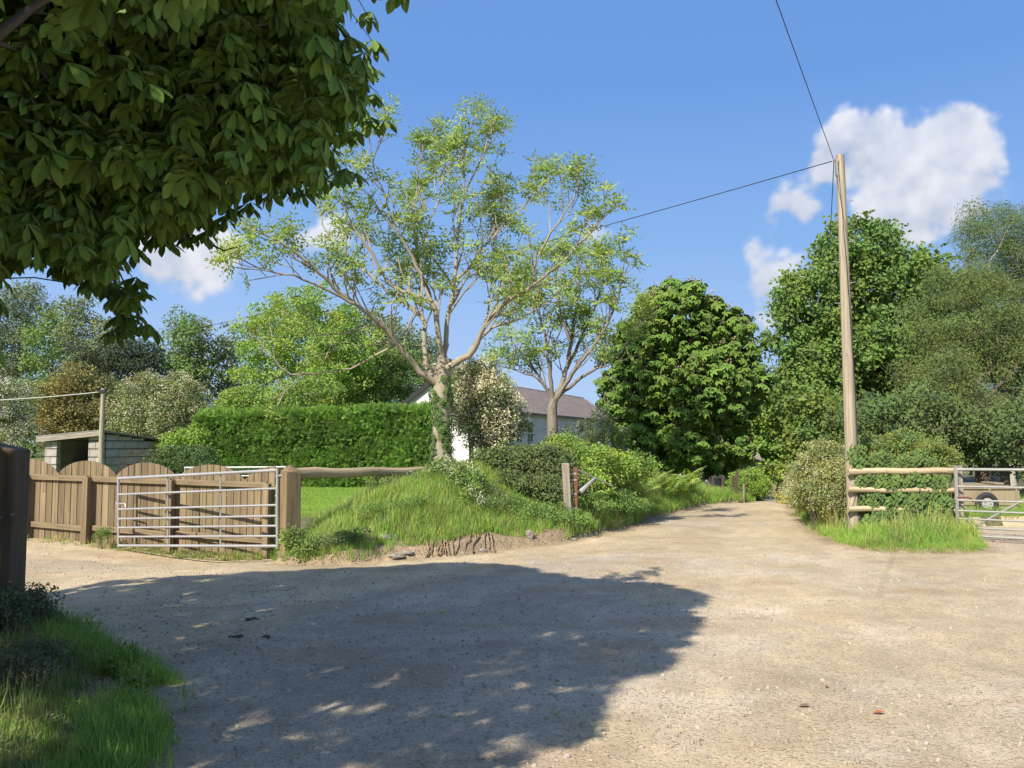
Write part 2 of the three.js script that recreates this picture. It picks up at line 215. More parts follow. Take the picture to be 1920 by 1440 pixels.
GEO.seedGrass = (() => { reseed(24); const g = new Leaves(); for (let k = 0; k < 7; k++) { const a = rr(0, 6.28), lean = rr(.05, .35), h = rr(.5, .8); const tip = V(Math.cos(a) * lean * h, h, Math.sin(a) * lean * h), o = V(rr(-.06, .06), 0, rr(-.06, .06)); g.tri(o, V(o.x + .004, 0, o.z), tip); for (let q = 0; q < 7; q++) { const p = o.clone().lerp(tip, 1 - q * .025), d = rdir(); d.y = Math.abs(d.y); g.leaf(p, d.normalize(), anyNormal(d), .03, .007); } } return g.geo(); })();

const _q = new THREE.Quaternion(), _q2 = new THREE.Quaternion(), _m = new THREE.Matrix4();
function scatter(parent, name, geo, m, list, kind = 'stuff') {    // list of [position, axis, scale, colour, spin?]
  const o = new THREE.InstancedMesh(geo, m, list.length);
  list.forEach(([p, d, s, c, sp], i) => { _q.setFromUnitVectors(UP, d); _q2.setFromAxisAngle(UP, sp ?? hash2(i, 3, 1) * 6.283); _q.multiply(_q2); _m.compose(p, _q, Array.isArray(s) ? V(...s) : V(s, s, s)); o.setMatrixAt(i, _m); if (c) o.setColorAt(i, c); });
  o.name = parent ? name : numbered(name); o.userData.kind = kind; shade(o); (parent || scene).add(o); return o;
}
const tint = (v, warm = 0) => { const k = 1 + v * gauss(), w = warm * gauss(); return RGB(Math.max(.1, k * (1 + w)), Math.max(.1, k), Math.max(.1, k * (1 - w))); };

// ---------------------------------------------------------------- the lie of the land (plan points are [x, z ahead])
const foot = [[515, 1052], [600, 1056], [660, 1054], [720, 1048], [850, 1040], [950, 1030], [1050, 1018], [1120, 1003], [1190, 985], [1260, 962], [1330, 946]].map(([a, b]) => G(a, b)).concat([[6.3, 23.4], [7.6, 26], [8.6, 32], [9.6, 45], [10, 60]]);
const bankPoly = foot.concat([[-60, 60], [-60, 17], [-20, 16], [-8.6, 15.0], [-3.95, 13.9], [-3.35, 12.6]]);
const vFoot = [[12.2, 60], [11.6, 45], [10.6, 32], [9.3, 27], [7.75, 23.6], [6.52, 19.7], [5.67, 16.5], [5.32, 14.6], [5.24, 13.2], [5.5, 12.6], [6.23, 12.42], [6.9, 12.66], [7.35, 13.3]];
const vergePoly = vFoot.concat([[7.5, 14.5], [7.7, 16.4], [9.5, 16.6], [60, 17], [60, 60]]);
const nearGrass = [[95, 1172], [170, 1232], [262, 1282], [265, 1350], [215, 1440]].map(([a, b]) => G(a, b)).concat([[-2.0, 2.5], [-2.2, -4], [-14, -4], [-14, 11], [-6.2, 9.2], [-4.6, 8.1]]);
const ridgeH = [[-3.4, .25], [-2.9, .55], [-2.3, .8], [-1.5, 1.0], [-.5, 1.12], [.6, 1.1], [1.6, 1.0], [2.6, .85], [4, .62], [5.4, .4], [7, .12], [9, .0]];
const track = [[-1.5, -6], [.4, 1], [1.5, 4], [2.7, 8], [3.9, 12.5], [5.0, 17], [6.6, 22.5], [8.2, 27], [9.6, 33]], track2 = [[6, -2], [4.6, 3], [2.2, 7.4], [-1, 10.3], [-5, 12], [-9, 13]];
const rut = (x, z) => { const d = segDist(track, x, z), e = segDist(track2, x, z); return Math.max(Math.exp(-(((d - .72) / .22) ** 2)), .8 * Math.exp(-(((e - .7) / .2) ** 2))); };
function region(x, z) {
  if (pip(bankPoly, x, z)) return segDist(foot, x, z) < 4.2 && x > -3.9 ? 'bank' : 'lawn';
  if (pip(vergePoly, x, z)) return 'verge';
  if (pip(nearGrass, x, z)) return 'verge';
  if (z < 16.9 && z > -10 && x > -16 && x < 16) return z > 14.9 && x < -8 ? 'field' : 'lane';
  if (z >= 14 && z < 62 && x > 2 && x < 14) return 'lane';
  return 'field';
}
function height(x, z) {
  let h = .035 * (fbm(x * .5 + 40, z * .5 + 40, 3, 61) - .5) + .018 * (fbm(x * 2.3 + 40, z * 2.3 + 40, 3, 62) - .5);
  h -= .26 * Math.exp(-(((x + 4.9) / 2.5) ** 2 + ((z - 13.4) / 1.5) ** 2));
  const along = sstep(1.5, 4.5, x) * (1 - sstep(15, 22, x));
  h -= along * .05 * Math.max(0, Math.min(z, 60) - 23);
  const r = region(x, z);
  if (r === 'lane' && z > 1 && z < 30) h -= .022 * rut(x, z);
  if (r === 'bank' || r === 'lawn') {
    const d = segDist(foot, x, z), H = interp(ridgeH, x) + .12 * (fbm(x * .9 + 9, z * .9, 3, 64) - .5);
    const lip = .2 * sstep(0, .14, d) * (.35 + .9 * fbm(x * 1.6 + 31, 3, 2, 65)), face = Math.max(0, H - .2) * sstep(.02, 2.0, d);
    const back = sstep(2.5, 4.6, d), lawn = .3 * sstep(0, 1.2, d + sstep(-3.6, -6, x)) * (1 - sstep(3, 7, x));
    h += x < -3.5 ? lawn * sstep(0, 1.5, segDist([[-20, 16], [-8.6, 15.0], [-3.95, 13.9], [-3.35, 12.6]], x, z)) : lerp((lip + face) * sstep(-.1, .7, x + 3.4 + .15), lawn, back);
  } else if (r === 'verge' && x > 3) { const d = segDist(vFoot, x, z); h += .06 * sstep(0, .15, d) + .12 * sstep(.1, 1.2, d); }
  else if (r === 'verge') { const d = segDist(nearGrass, x, z); h += .05 * sstep(0, .25, d) + .06 * sstep(.1, 1.2, d) + .05 * (fbm(x * 1.5, z * 1.5, 3, 66) - .5); }
  return h;
}
const place = (px, z) => { const x = (px - 960) / F * z; return V(x, height(x, z), -z); };     // pixel column and distance -> a point on the ground
function axis(marks) { const o = []; for (let i = 0; i + 1 < marks.length; i++) { const [a, s] = marks[i], b = marks[i + 1][0], n = Math.max(1, Math.round((b - a) / s)); for (let k = 0; k < n; k++) o.push(a + (b - a) * k / n); } o.push(marks[marks.length - 1][0]); return o; }
const X = axis([[-900, 300], [-300, 100], [-100, 25], [-40, 6], [-16, .8], [-9, .11], [10, .25], [14, .6], [16, 6], [40, 25], [100, 100], [300, 300], [900, 1]]);
const Z = axis([[-300, 100], [-100, 30], [-10, 1.2], [2, .09], [17, .13], [26, .4], [46, 2], [62, 8], [110, 30], [300, 150], [1000, 1]]);
{
  const nx = X.length, nz = Z.length, hh = new Float32Array(nx * nz), reg = [];
  for (let j = 0; j < nz; j++) for (let i = 0; i < nx; i++) hh[j * nx + i] = height(X[i], Z[j]);
  const parts = {};
  const drift = [[60, 1300], [330, 1240], [470, 1195], [640, 1135], [790, 1098], [960, 1072]].map(([p, q]) => G(p, q));            // edge of the loose gravel that the wheels have pushed up
  const driftSide = (x, z) => { const zz = interp(drift.map(([p, q]) => [p, q]).sort((p, q) => p[0] - q[0]), x); return x < .2 && x > -5 ? clamp((zz - z) * 1.5, -1, .5) : 0; };
  const earth = (x, z, n1, n2, n3) => {
    let c = [.68, .55, .35];                                                          // trodden tan earth
    const g = sstep(.42, .62, n2 * .45 + n1 * .55 + .16 * Math.exp(-(((x + .6) / 2.6) ** 2 + ((z - 7.5) / 3.4) ** 2)) - .09 + .2 * driftSide(x, z));  // loose grey gravel
    c = [lerp(c[0], .59, g * .75), lerp(c[1], .515, g * .75), lerp(c[2], .41, g * .75)];
    const b = sstep(.56, .74, n3) * .42 + sstep(.55, .7, n1) * .15 * sstep(3, 7, x);      // browner damp earth and dung
    c = [lerp(c[0], .50, b), lerp(c[1], .34, b), lerp(c[2], .19, b)];
    const dl = segDist(drift, x, z + .35 * (n2 - .5)), bl = .5 * sstep(.3, .02, dl) * sstep(.35, .6, n2 + .1); c = [lerp(c[0], .40, bl), lerp(c[1], .30, bl), lerp(c[2], .19, bl)];
    const tr = Math.sin((x * .8 - z * .28) * 2.1 + n1 * 5) * .5 + .5, rt = rut(x, z) * sstep(.3, .6, n2 + .15); c = [lerp(c[0], .70, rt * .45), lerp(c[1], .575, rt * .45), lerp(c[2], .385, rt * .45)]; const l = (.78 + .4 * n2) * (.93 + .1 * tr); return c.map(v => v * l);
  };
  const colour = (r, x, z) => {
    const n1 = fbm(x * .35 + 50, z * .35 + 50, 4, 71), n2 = fbm(x * 1.6 + 50, z * 1.6 + 50, 4, 72), n3 = fbm(x * .9 - z * .25 + 80, z * 2.6 + 80, 4, 73), nf = fbm(x * 5, z * 5, 3, 74);
    const e = earth(x, z, n1, n2, n3), mix = (c, t) => c.map((v, k) => lerp(e[k], v, t));
    const clay = [.40, .29, .17].map(v => v * (.7 + .6 * n2)), turf = [.17, .165, .07].map(v => v * (.6 + .8 * n2));
    if (r === 'lane') { const d = Math.min(segDist(foot, x, z), segDist(vFoot, x, z), segDist(nearGrass, x, z)); return mix(clay, .75 * sstep(.32, .0, d + .35 * (nf - .5))); }
    if (r === 'bank') { const d = segDist(foot, x, z), t = sstep(.12, .6, d + .5 * (n2 - .5) + (x > .9 ? .35 : 0)); return mix(clay, .75).map((v, k) => lerp(v, turf[k], t)); }
    if (r === 'lawn') return [.2, .31, .04].map(v => v * (.75 + .5 * n2));
    if (r === 'verge') { const d = Math.min(segDist(vFoot, x, z), segDist(nearGrass, x, z)), t = sstep(.0, .4, d + .5 * (nf - .5)); return mix(clay, .75).map((v, k) => lerp(v, turf[k], t)); }
    return [.2, .25, .06].map(v => v * (.7 + .6 * n1));
  };
  const norm = (x, z) => { const e = .06, dx = (height(x + e, z) - height(x - e, z)) / (2 * e), dz = (height(x, z + e) - height(x, z - e)) / (2 * e); return V(-dx, 1, dz).normalize(); };
  for (let j = 0; j + 1 < nz; j++) for (let i = 0; i + 1 < nx; i++) {
    const r = region((X[i] + X[i + 1]) / 2, (Z[j] + Z[j + 1]) / 2), s = parts[r] ||= { map: new Map(), p: [], n: [], u: [], c: [], ix: [] };
    const v = (a, b) => { const k = b * nx + a; let q = s.map.get(k); if (q === undefined) { q = s.p.length / 3; s.map.set(k, q); const x = X[a], z = Z[b]; s.p.push(x, hh[k], -z); const N = norm(x, z); s.n.push(N.x, N.y, N.z); s.u.push(x / 1.7, z / 1.7); s.c.push(...colour(r, x, z)); } return q; };
    const a = v(i, j), b = v(i + 1, j), c = v(i + 1, j + 1), d = v(i, j + 1); s.ix.push(a, b, c, a, c, d);
  }
  const about = { lane: ['farm_lane', 'dusty tan farm lane and yard strewn with gravel', 'lane', M.dirt], bank: ['earth_bank', 'steep grassy earth bank with an eroded foot', 'bank', M.soil], lawn: ['lawn', 'smooth mown lawn in front of the clipped hedge', 'lawn', M.soil], verge: ['grass_verge', 'soft earth verge under the long grass', 'verge', M.soil], field: ['ground', 'open pasture ground reaching to the horizon', 'ground', M.soil] };
  for (const r in parts) { const s = parts[r], g = new THREE.BufferGeometry(); g.setAttribute('position', new THREE.Float32BufferAttribute(s.p, 3)); g.setAttribute('normal', new THREE.Float32BufferAttribute(s.n, 3)); g.setAttribute('uv', new THREE.Float32BufferAttribute(s.u, 2)); g.setAttribute('color', new THREE.Float32BufferAttribute(s.c, 3)); g.setIndex(s.ix); struct(about[r][0], g, about[r][3], about[r][1], about[r][2]); }
}

// ---------------------------------------------------------------- trees and shrubs
function skeleton(path, targets, o = {}) {                       // grows limbs from the trunk path to every clump of leaves
  const N = []; path.forEach((p, i) => { if (!i) { N.push({ p: p.clone(), par: -1, len: 0 }); return; } const a = path[i - 1], L = a.distanceTo(p), k = Math.max(1, Math.ceil(L / .3)); for (let q = 1; q <= k; q++) N.push({ p: a.clone().lerp(p, q / k).add(V(gauss(), 0, gauss()).multiplyScalar(.012)), par: N.length - 1, len: N[N.length - 1].len + L / k }); });
  const free = o.bare ?? Math.floor(N.length * .55), root = path[path.length - 1];
  targets.sort((a, b) => a.distanceTo(root) - b.distanceTo(root));
  for (const T of targets) {
    let best = free, bc = 1e9; for (let i = Math.min(free, N.length - 1); i < N.length; i++) { const n = N[i], d = n.p.distanceTo(T), c = d + n.len * (o.w ?? .3) + Math.max(0, n.p.y - T.y) * .9; if (c < bc) { bc = c; best = i; } }
    const a = N[best], L = a.p.distanceTo(T); if (L < .06) continue;
    const pd = a.par >= 0 ? a.p.clone().sub(N[a.par].p).normalize() : UP.clone(); const ctl = a.p.clone().addScaledVector(pd, L * .3).addScaledVector(UP, L * (o.arch ?? .08)).lerp(a.p.clone().lerp(T, .5), .45);
    const k = Math.max(2, Math.ceil(L / .35)); let prev = best;
    for (let q = 1; q <= k; q++) { const t = q / k, p = a.p.clone().multiplyScalar((1 - t) * (1 - t)).addScaledVector(ctl, 2 * t * (1 - t)).addScaledVector(T, t * t); if (q < k) p.add(rdir().multiplyScalar(.03 + .03 * L * .2)); N.push({ p, par: prev, len: N[prev].len + L / k }); prev = N.length - 1; }
  }
  return N;
}
function limbs(N, rTrunk, rTip, o = {}) {
  const cnt = new Float32Array(N.length), kids = N.map(() => []);
  for (let i = N.length - 1; i > 0; i--) { if (!kids[i].length) cnt[i] = 1; cnt[N[i].par] += cnt[i]; kids[N[i].par].push(i); }
  const ex = Math.log(rTrunk / rTip) / Math.log(Math.max(2, cnt[0])), R = N.map((n, i) => rTip * Math.pow(Math.max(1, cnt[i]), ex) * (1 + .45 * Math.exp(-n.len / .3)));
  const geos = []; const todo = [[-1, 0]];
  while (todo.length) {
    let [p, i] = todo.pop(); const pts = [], rad = []; if (p >= 0) { pts.push(N[p].p); rad.push(Math.min(R[p], R[i] * 1.15)); }
    for (;;) { pts.push(N[i].p); rad.push(R[i]); if (!kids[i].length) break; let b = kids[i][0]; for (const c of kids[i]) if (cnt[c] > cnt[b]) b = c; for (const c of kids[i]) if (c !== b) todo.push([i, c]); i = b; }
    const r = rad[0]; if (r < (o.min ?? .006)) continue; rad[rad.length - 1] *= .4;
    geos.push(tubeGeo(pts, rad, r > .12 ? 10 : r > .05 ? 7 : r > .02 ? 5 : 3));
  }
  return mergeGeometries(geos);
}
// blobs: [px, py, rx, ry, depth, radius in depth?] -> clump centres spread through the crown, denser towards its skin
function clumps(blobs, spacing, fill = .62, lift = false) {
  const out = []; const E = blobs.map(([px, py, rx, ry, d, rd]) => { const c = P(px, py, d), k = d / F; return { c, r: V(rx * k, ry * k, rd ?? Math.max(rx, ry) * k) }; });
  for (const e of E) { const n = Math.ceil(4.2 * e.r.x * e.r.y * e.r.z / Math.pow(spacing, 3) * .9); for (let t = 0; t < n * 3; t++) { const u = rdir(), q = Math.pow(rnd(), .33); if (q < fill && rnd() < .55) continue; const p = e.c.clone().add(V(u.x * e.r.x, u.y * e.r.y, u.z * e.r.z).multiplyScalar(q)); const x = p.x, z = -p.z; const gy = height(x, z); if (lift) { if (p.y < gy + .04) p.y = gy + rr(.04, .06 + 1.2 * e.r.y); } else if (p.y < gy + .12) continue; let ok = true; for (const o of out) if (o.distanceToSquared(p) < spacing * spacing * .6) { ok = false; break; } if (ok) out.push(p); } }
  return out;
}
function clumpGeo(src, r, n, size, cvar, warm, dirUp, flat, seed) {  // one bough's worth of sprigs as a single geometry, each sprig its own tone
  reseed(seed); n = Math.max(1, Math.round(n)); const sp = src.attributes.position.array, sn = src.attributes.normal.array, m = sp.length, P3 = new Float32Array(m * n), N3 = new Float32Array(m * n), C3 = new Float32Array(m * n), v = V(), q = new THREE.Quaternion(), q2 = new THREE.Quaternion();
  for (let i = 0; i < n; i++) {
    const u = rdir(); if (u.y < -.2 && rnd() < .5) u.y *= -1; const k = n === 1 ? 0 : Math.cbrt(rnd()), o = V(u.x * r * k, u.y * r * flat * k, u.z * r * k), s = size * rr(.75, 1.25), c = tint(cvar, warm * .6);
    q.setFromUnitVectors(UP, u.clone().addScaledVector(UP, dirUp).normalize()).multiply(q2.setFromAxisAngle(UP, rr(0, 6.283)));
    for (let j = 0; j < m; j += 3) { v.set(sp[j], sp[j + 1], sp[j + 2]).multiplyScalar(s).applyQuaternion(q); P3[i * m + j] = v.x + o.x; P3[i * m + j + 1] = v.y + o.y; P3[i * m + j + 2] = v.z + o.z; v.set(sn[j], sn[j + 1], sn[j + 2]).applyQuaternion(q); N3[i * m + j] = v.x; N3[i * m + j + 1] = v.y; N3[i * m + j + 2] = v.z; C3[i * m + j] = c.r; C3[i * m + j + 1] = c.g; C3[i * m + j + 2] = c.b; }
  }
  const g = new THREE.BufferGeometry(); g.setAttribute('position', new THREE.BufferAttribute(P3, 3)); g.setAttribute('normal', new THREE.BufferAttribute(N3, 3)); g.setAttribute('color', new THREE.BufferAttribute(C3, 3)); g.setAttribute('uv', new THREE.BufferAttribute(new Float32Array(m / 3 * n * 2), 2)); return g;
}
function leafage(t, name, src, m, C, r, n, size, cvar = .24, warm = .16, dirUp = .5, flat = .65, seed = 1) {
  const g = clumpGeo(src, r, n, size, cvar, warm, dirUp, flat, seed * 7 + 3);
  scatter(t, name, g, m, C.map(c => [c.clone().sub(t.position), V(gauss() * .22, 1, gauss() * .22).normalize(), [rr(.8, 1.25), rr(.8, 1.2), rr(.8, 1.25)], tint(cvar * .8, warm), rr(0, 6.283)]));
}
const local = (o, list) => { for (const e of list) e[0].sub(o.position); return list; };
function tree(name, label, o) {
  reseed(o.seed); const base = o.at || place(o.px, o.d); const t = thing(name, label, o.category || 'tree', base.toArray(), o.group);
  const C = clumps(o.blobs, o.spacing, o.fill); const topY = o.trunkTop ?? (C.reduce((a, c) => Math.max(a, c.y), 0) - base.y) * .62;
  const lean = o.lean || [0, 0]; const path = o.path ? o.path.map(p => p.clone().sub(base)) : [V(0, -.15, 0), V(lean[0] * .3, topY * .35, lean[1] * .3), V(lean[0], topY, lean[1])];
  const sub = o.reach && o.reach < C.length ? C.filter((c, i) => hash2(i, o.seed, 5) < o.reach / C.length) : C;
  part(t, 'trunk', limbs(skeleton(path, sub.map(c => c.clone().sub(base)), { bare: o.bare, w: o.w, arch: o.arch }), o.r, o.rTip ?? .012, { min: o.minR }), o.bark || M.bark);
  leafage(t, 'crown', o.leaf, o.mat, C, o.clump, o.n, o.size ?? 1, o.cvar, o.warm, o.dirUp, o.flat, o.seed);
  if (o.flowers) { const F2 = C.filter(() => rnd() < (o.flowerShare ?? 1)); leafage(t, 'blossom', o.flowerGeo || GEO.blossom, o.flowerMat, F2, o.clump * 1.15, o.flowers, o.flowerSize ?? 1, .1, .04, o.flowerUp ?? .6, .65, o.seed + 1); }
  return t;
}
// small bush: several stems from the base, no single trunk
function shrub(name, label, o) {
  reseed(o.seed); const C = clumps(o.blobs, o.spacing, o.fill ?? .5, !!o.at); const base = o.at || place(o.px ?? o.blobs[0][0], o.d ?? o.blobs[0][4]); const t = thing(name, label, o.category || 'shrub', base.toArray(), o.group);
  const geos = []; const nst = o.stems ?? 7; const W = Math.max(...C.map(c => Math.hypot(c.x - base.x, c.z - base.z)));
  for (let k = 0; k < Math.min(nst, C.length); k++) { const T = C[Math.floor(k / nst * C.length)].clone().sub(base); const gx = T.x * .75, gz = T.z * .75, gy = height(base.x + gx, -(base.z + gz)) - base.y - .1; const a = V(gx, gy, gz), m = a.clone().lerp(T, .5).add(V(gauss() * .06, .1, gauss() * .06)); geos.push(tubeGeo([a, m, T], [o.stemR ?? .018, (o.stemR ?? .018) * .75, .006], 4)); }
  part(t, 'stem', mergeGeometries(geos), o.bark || M.darkBark);
  leafage(t, 'foliage', o.leaf, o.mat, C, o.clump, o.n, o.size ?? 1, o.cvar, o.warm, o.dirUp, o.flat ?? .8, o.seed);
  if (o.flowers) { const F2 = C.filter(() => rnd() < (o.flowerShare ?? 1)); leafage(t, 'blossom', o.flowerGeo || GEO.blossom, o.flowerMat, F2, o.clump * 1.2, o.flowers, o.flowerSize ?? 1, .1, .04, .6, .8, o.seed + 1); }
  return t;
}
const L = {
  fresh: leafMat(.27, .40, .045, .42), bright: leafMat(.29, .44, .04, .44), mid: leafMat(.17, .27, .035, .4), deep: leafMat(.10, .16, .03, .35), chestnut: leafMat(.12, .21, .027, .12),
  ash: leafMat(.32, .43, .06, .45), grey: leafMat(.19, .235, .095, .3), olive: leafMat(.16, .225, .045, .38), gold: leafMat(.28, .245, .055, .38), hedge: leafMat(.21, .39, .04, .3), ivy: leafMat(.12, .20, .05, .2),
  grass: leafMat(.25, .41, .045, .42), paleGrass: leafMat(.38, .42, .10, .38), dryGrass: leafMat(.46, .40, .17, .3), bracken: leafMat(.33, .46, .05, .45), bramble: leafMat(.14, .205, .05, .35), cream: leafMat(.80, .75, .50, .3), white: leafMat(.85, .80, .68, .3), pinkish: leafMat(.50, .40, .24, .3), foxglove: leafMat(.55, .2, .32, .3), hawthorn: leafMat(.19, .24, .06, .38), field: leafMat(.20, .27, .05, .4), parsley: leafMat(.31, .34, .09, .4), ivyLight: leafMat(.125, .205, .045, .25), weed: leafMat(.12, .15, .06, .3), holly: leafMat(.045, .065, .025, .1), nettle: leafMat(.19, .32, .045, .4), lawn: leafMat(.27, .43, .045, .38), yellow: leafMat(.75, .55, .02, .3),
};

// the two ashes: limbs follow the real trees, shoots and leaf tufts grow from them
function ashTree(o) {
  reseed(o.seed);
  const D = o.d, base = place(o.px, D); const t = thing('ash_tree', o.label, 'tree', base.toArray());
  const at = (px, py, off = 0) => P(px, py, D + off).sub(base);
  const geos = [], tufts = [], fk = o.fork;
  geos.push(tubeGeo([V(0, -.3, 0), V(0, .1, 0), ...o.trunk.map(([x, y]) => at(x, y))], o.trunkR, 12));
  const twigs = [];
  for (const [pl, [r0, r1], off] of o.limb) {
    const raw = pl.map(([x, y]) => { const dd = Math.hypot(x - fk[0], y - fk[1]) / 480; return at(x, y, off * Math.min(1.2, dd * 1.3)); });
    const cv = new THREE.CatmullRomCurve3(raw), n = Math.ceil(cv.getLength() / .16), pts = cv.getPoints(n).map((p, i) => i ? p.add(rdir().multiplyScalar(.018)) : p); const rad = pts.map((_, i) => lerp(r0, r1, Math.pow(i / n, .62)) * .72 * rr(.93, 1.07));
    geos.push(tubeGeo(pts, rad, r0 > .06 ? 9 : 6));
    const droop = pl[pl.length - 1][1] > 600 && !o.upright;
    for (let i = Math.floor(n * .22); i <= n; i++) { const share = i / n; if (rnd() > (droop ? .3 : (.3 + .45 * share) * o.dense)) continue; const d = pts[Math.min(n, i + 1)].clone().sub(pts[Math.max(0, i - 1)]).normalize(); const a = d.clone().multiplyScalar(.75).add(rdir().multiplyScalar(.75)); a.y += droop ? .1 : .42; a.normalize(); twigs.push([pts[i], a, rr(.45, 1.2) * (droop ? .6 : 1 - .6 * share) * o.shoot, Math.min(rad[i] * .6, .024), 0]); }
    tufts.push([pts[n], UP.clone(), rr(.9, 1.2)]);
  }
  for (let q = 0; q < twigs.length; q++) {
    const [og, d, len, r, lev] = twigs[q]; const n = Math.max(3, Math.ceil(len / .14)), pts = [og.clone()], dd = d.clone();
    for (let i = 1; i <= n; i++) { dd.add(rdir().multiplyScalar(.16)); dd.y += .07; dd.normalize(); pts.push(pts[i - 1].clone().addScaledVector(dd, len / n)); if (lev < 2 && i > 1 && rnd() < (lev ? .24 : .5)) { const a = dd.clone().multiplyScalar(.8).add(rdir().multiplyScalar(.8)); a.y += .25; twigs.push([pts[i].clone(), a.normalize(), len * rr(.3, .6), Math.max(.006, r * .6), lev + 1]); } }
    geos.push(tubeGeo(pts, pts.map((_, i) => Math.max(.0068, lerp(r, .0065, i / n))), 4)); if (rnd() < o.leafy) tufts.push([pts[n].clone(), dd.clone(), rr(.7, 1.15)]);
  }
  part(t, 'trunk', mergeGeometries(geos), o.bark);
  scatter(t, 'crown', GEO.pinnate, L.ash, tufts.map(([p, d, s]) => [p, d, s * o.leafSize, tint(.22, .12), rr(0, 6.28)]));
  if (o.ivy) { const iv = []; for (let k = 0; k < 430; k++) { const y = rnd(), a = rr(0, 6.28), p = at(828, lerp(865, 705, y)), r = .19 + .03 * gauss(); if (fbm(a * 1.1 + 3, y * 5, 3, 88) < .47) continue; iv.push([V(p.x + Math.cos(a) * r, p.y, p.z + Math.sin(a) * r), V(Math.cos(a) * .3, 1, Math.sin(a) * .3).normalize(), rr(.4, .75), tint(.3, .12), Math.PI / 2 - a]); } scatter(t, 'ivy', GEO.ivy, L.ivy, iv); }
  return t;
}
ashTree({ seed: 501, d: 15.3, px: 829, fork: [829, 712], label: 'tall thinly leaved ash tree with ivy on its trunk standing on the bank', trunk: [[828, 830], [827, 770], [829, 712], [834, 672]], trunkR: [.28, .21, .16, .15, .165, .13], bark: M.ashBark, dense: 1.5, shoot: .98, leafy: .84, leafSize: 1.1, ivy: true, limb: [
  [[[815, 716], [790, 700], [761, 664], [735, 632], [707, 602], [672, 572], [640, 552], [600, 512], [565, 481], [515, 447], [452, 427]], [.1, .02], -1.6],
  [[[672, 572], [620, 548], [560, 520], [502, 506], [457, 489]], [.045, .012], -1.9],
  [[[812, 712], [800, 690], [796, 640], [794, 602], [770, 578], [744, 560], [705, 525], [669, 493], [619, 447], [598, 393], [590, 340]], [.085, .014], 1.2],
  [[[830, 680], [824, 640], [811, 572], [775, 552], [740, 539], [698, 477], [657, 418], [632, 360], [600, 320]], [.095, .014], -.6],
  [[[811, 572], [800, 540], [786, 506], [780, 460], [777, 410], [782, 340], [796, 268]], [.07, .012], .4],
  [[[790, 515], [760, 460], [732, 410], [715, 350], [700, 310], [720, 256]], [.05, .011], -.9],
  [[[833, 676], [838, 610], [850, 535], [857, 452], [871, 347], [868, 300], [886, 235]], [.085, .012], .3],
  [[[868, 370], [890, 320], [908, 285], [918, 248]], [.035, .01], .9],
  [[[852, 540], [800, 450], [820, 380], [835, 320], [832, 285]], [.04, .01], 1.4],
  [[[836, 690], [862, 676], [890, 656], [905, 620], [930, 582], [968, 556], [1007, 531], [1045, 500], [1082, 464], [1112, 432], [1132, 402]], [.1, .014], -1.2],
  [[[1000, 535], [1005, 495], [1040, 427], [1074, 375], [1082, 335]], [.045, .01], -.6],
  [[[838, 694], [870, 672], [911, 622], [945, 608], [977, 597], [1020, 570], [1057, 535], [1110, 500]], [.065, .012], 1.4],
  [[[851, 530], [880, 500], [905, 465], [940, 427], [982, 385], [1000, 360], [1008, 335]], [.045, .01], .9],
  [[[905, 620], [918, 560], [925, 480], [930, 400], [938, 350]], [.04, .01], 1.8],
  [[[745, 645], [700, 668], [660, 690], [623, 697], [570, 703], [544, 700], [520, 680], [512, 640]], [.032, .01], -1.0],
  [[[720, 615], [690, 612], [650, 624], [600, 628], [560, 627]], [.03, .008], -.6],
  [[[745, 645], [715, 640], [680, 650], [650, 640], [620, 645]], [.028, .008], .5],
] });
ashTree({ seed: 511, d: 22.5, px: 1036, fork: [1038, 748], upright: true, label: 'smaller dark barked ash tree in front of the slate roof', trunk: [[1036, 800], [1035, 770], [1038, 748]], trunkR: [.2, .16, .145, .135, .1], bark: M.bark, dense: 1.6, shoot: 1.15, leafy: .8, leafSize: 1.35, limb: [
  [[[1040, 752], [1062, 690], [1072, 620], [1086, 540], [1080, 475]], [.12, .014], .8],
  [[[1036, 750], [1030, 690], [1020, 620], [1002, 560], [992, 520]], [.1, .014], -1],
  [[[1045, 745], [1080, 690], [1120, 640], [1158, 560], [1172, 485]], [.11, .014], -1.4],
  [[[1062, 692], [1096, 620], [1128, 540], [1136, 475]], [.08, .012], 1.8],
  [[[1048, 740], [1100, 702], [1150, 672], [1192, 625], [1212, 565]], [.09, .013], 1],
  [[[1034, 742], [1000, 690], [968, 650], [948, 612]], [.075, .012], 1.4],
  [[[1036, 748], [1010, 712], [965, 694], [932, 684]], [.05, .011], -1.2],
  [[[1068, 640], [1050, 580], [1042, 520], [1040, 490]], [.06, .012], -1.4],
] });

// horse chestnut by the lane
tree('horse_chestnut_tree', 'rounded bright green horse chestnut tree with pale flower spikes beside the lane', { seed: 521, px: 1300, d: 27, blobs: [[1268, 600, 80, 75, 27], [1340, 650, 75, 75, 27], [1215, 660, 70, 70, 27], [1180, 740, 58, 62, 27], [1290, 730, 110, 90, 27], [1385, 720, 50, 70, 27], [1270, 830, 90, 60, 27], [1350, 830, 55, 55, 27], [1200, 810, 55, 45, 27], [1320, 868, 36, 26, 27.5]], spacing: .4, fill: .7, r: .3, reach: 150, trunkTop: 3.2, clump: .36, n: 13, size: 1.0, leaf: GEO.palm, mat: L.chestnut, bark: M.bark, flowers: 1, flowerShare: .5, flowerGeo: GEO.candle, flowerMat: L.pinkish, flowerUp: 3, flowerSize: 1.35, cvar: .24, warm: .1, flat: .7, dirUp: .6 });

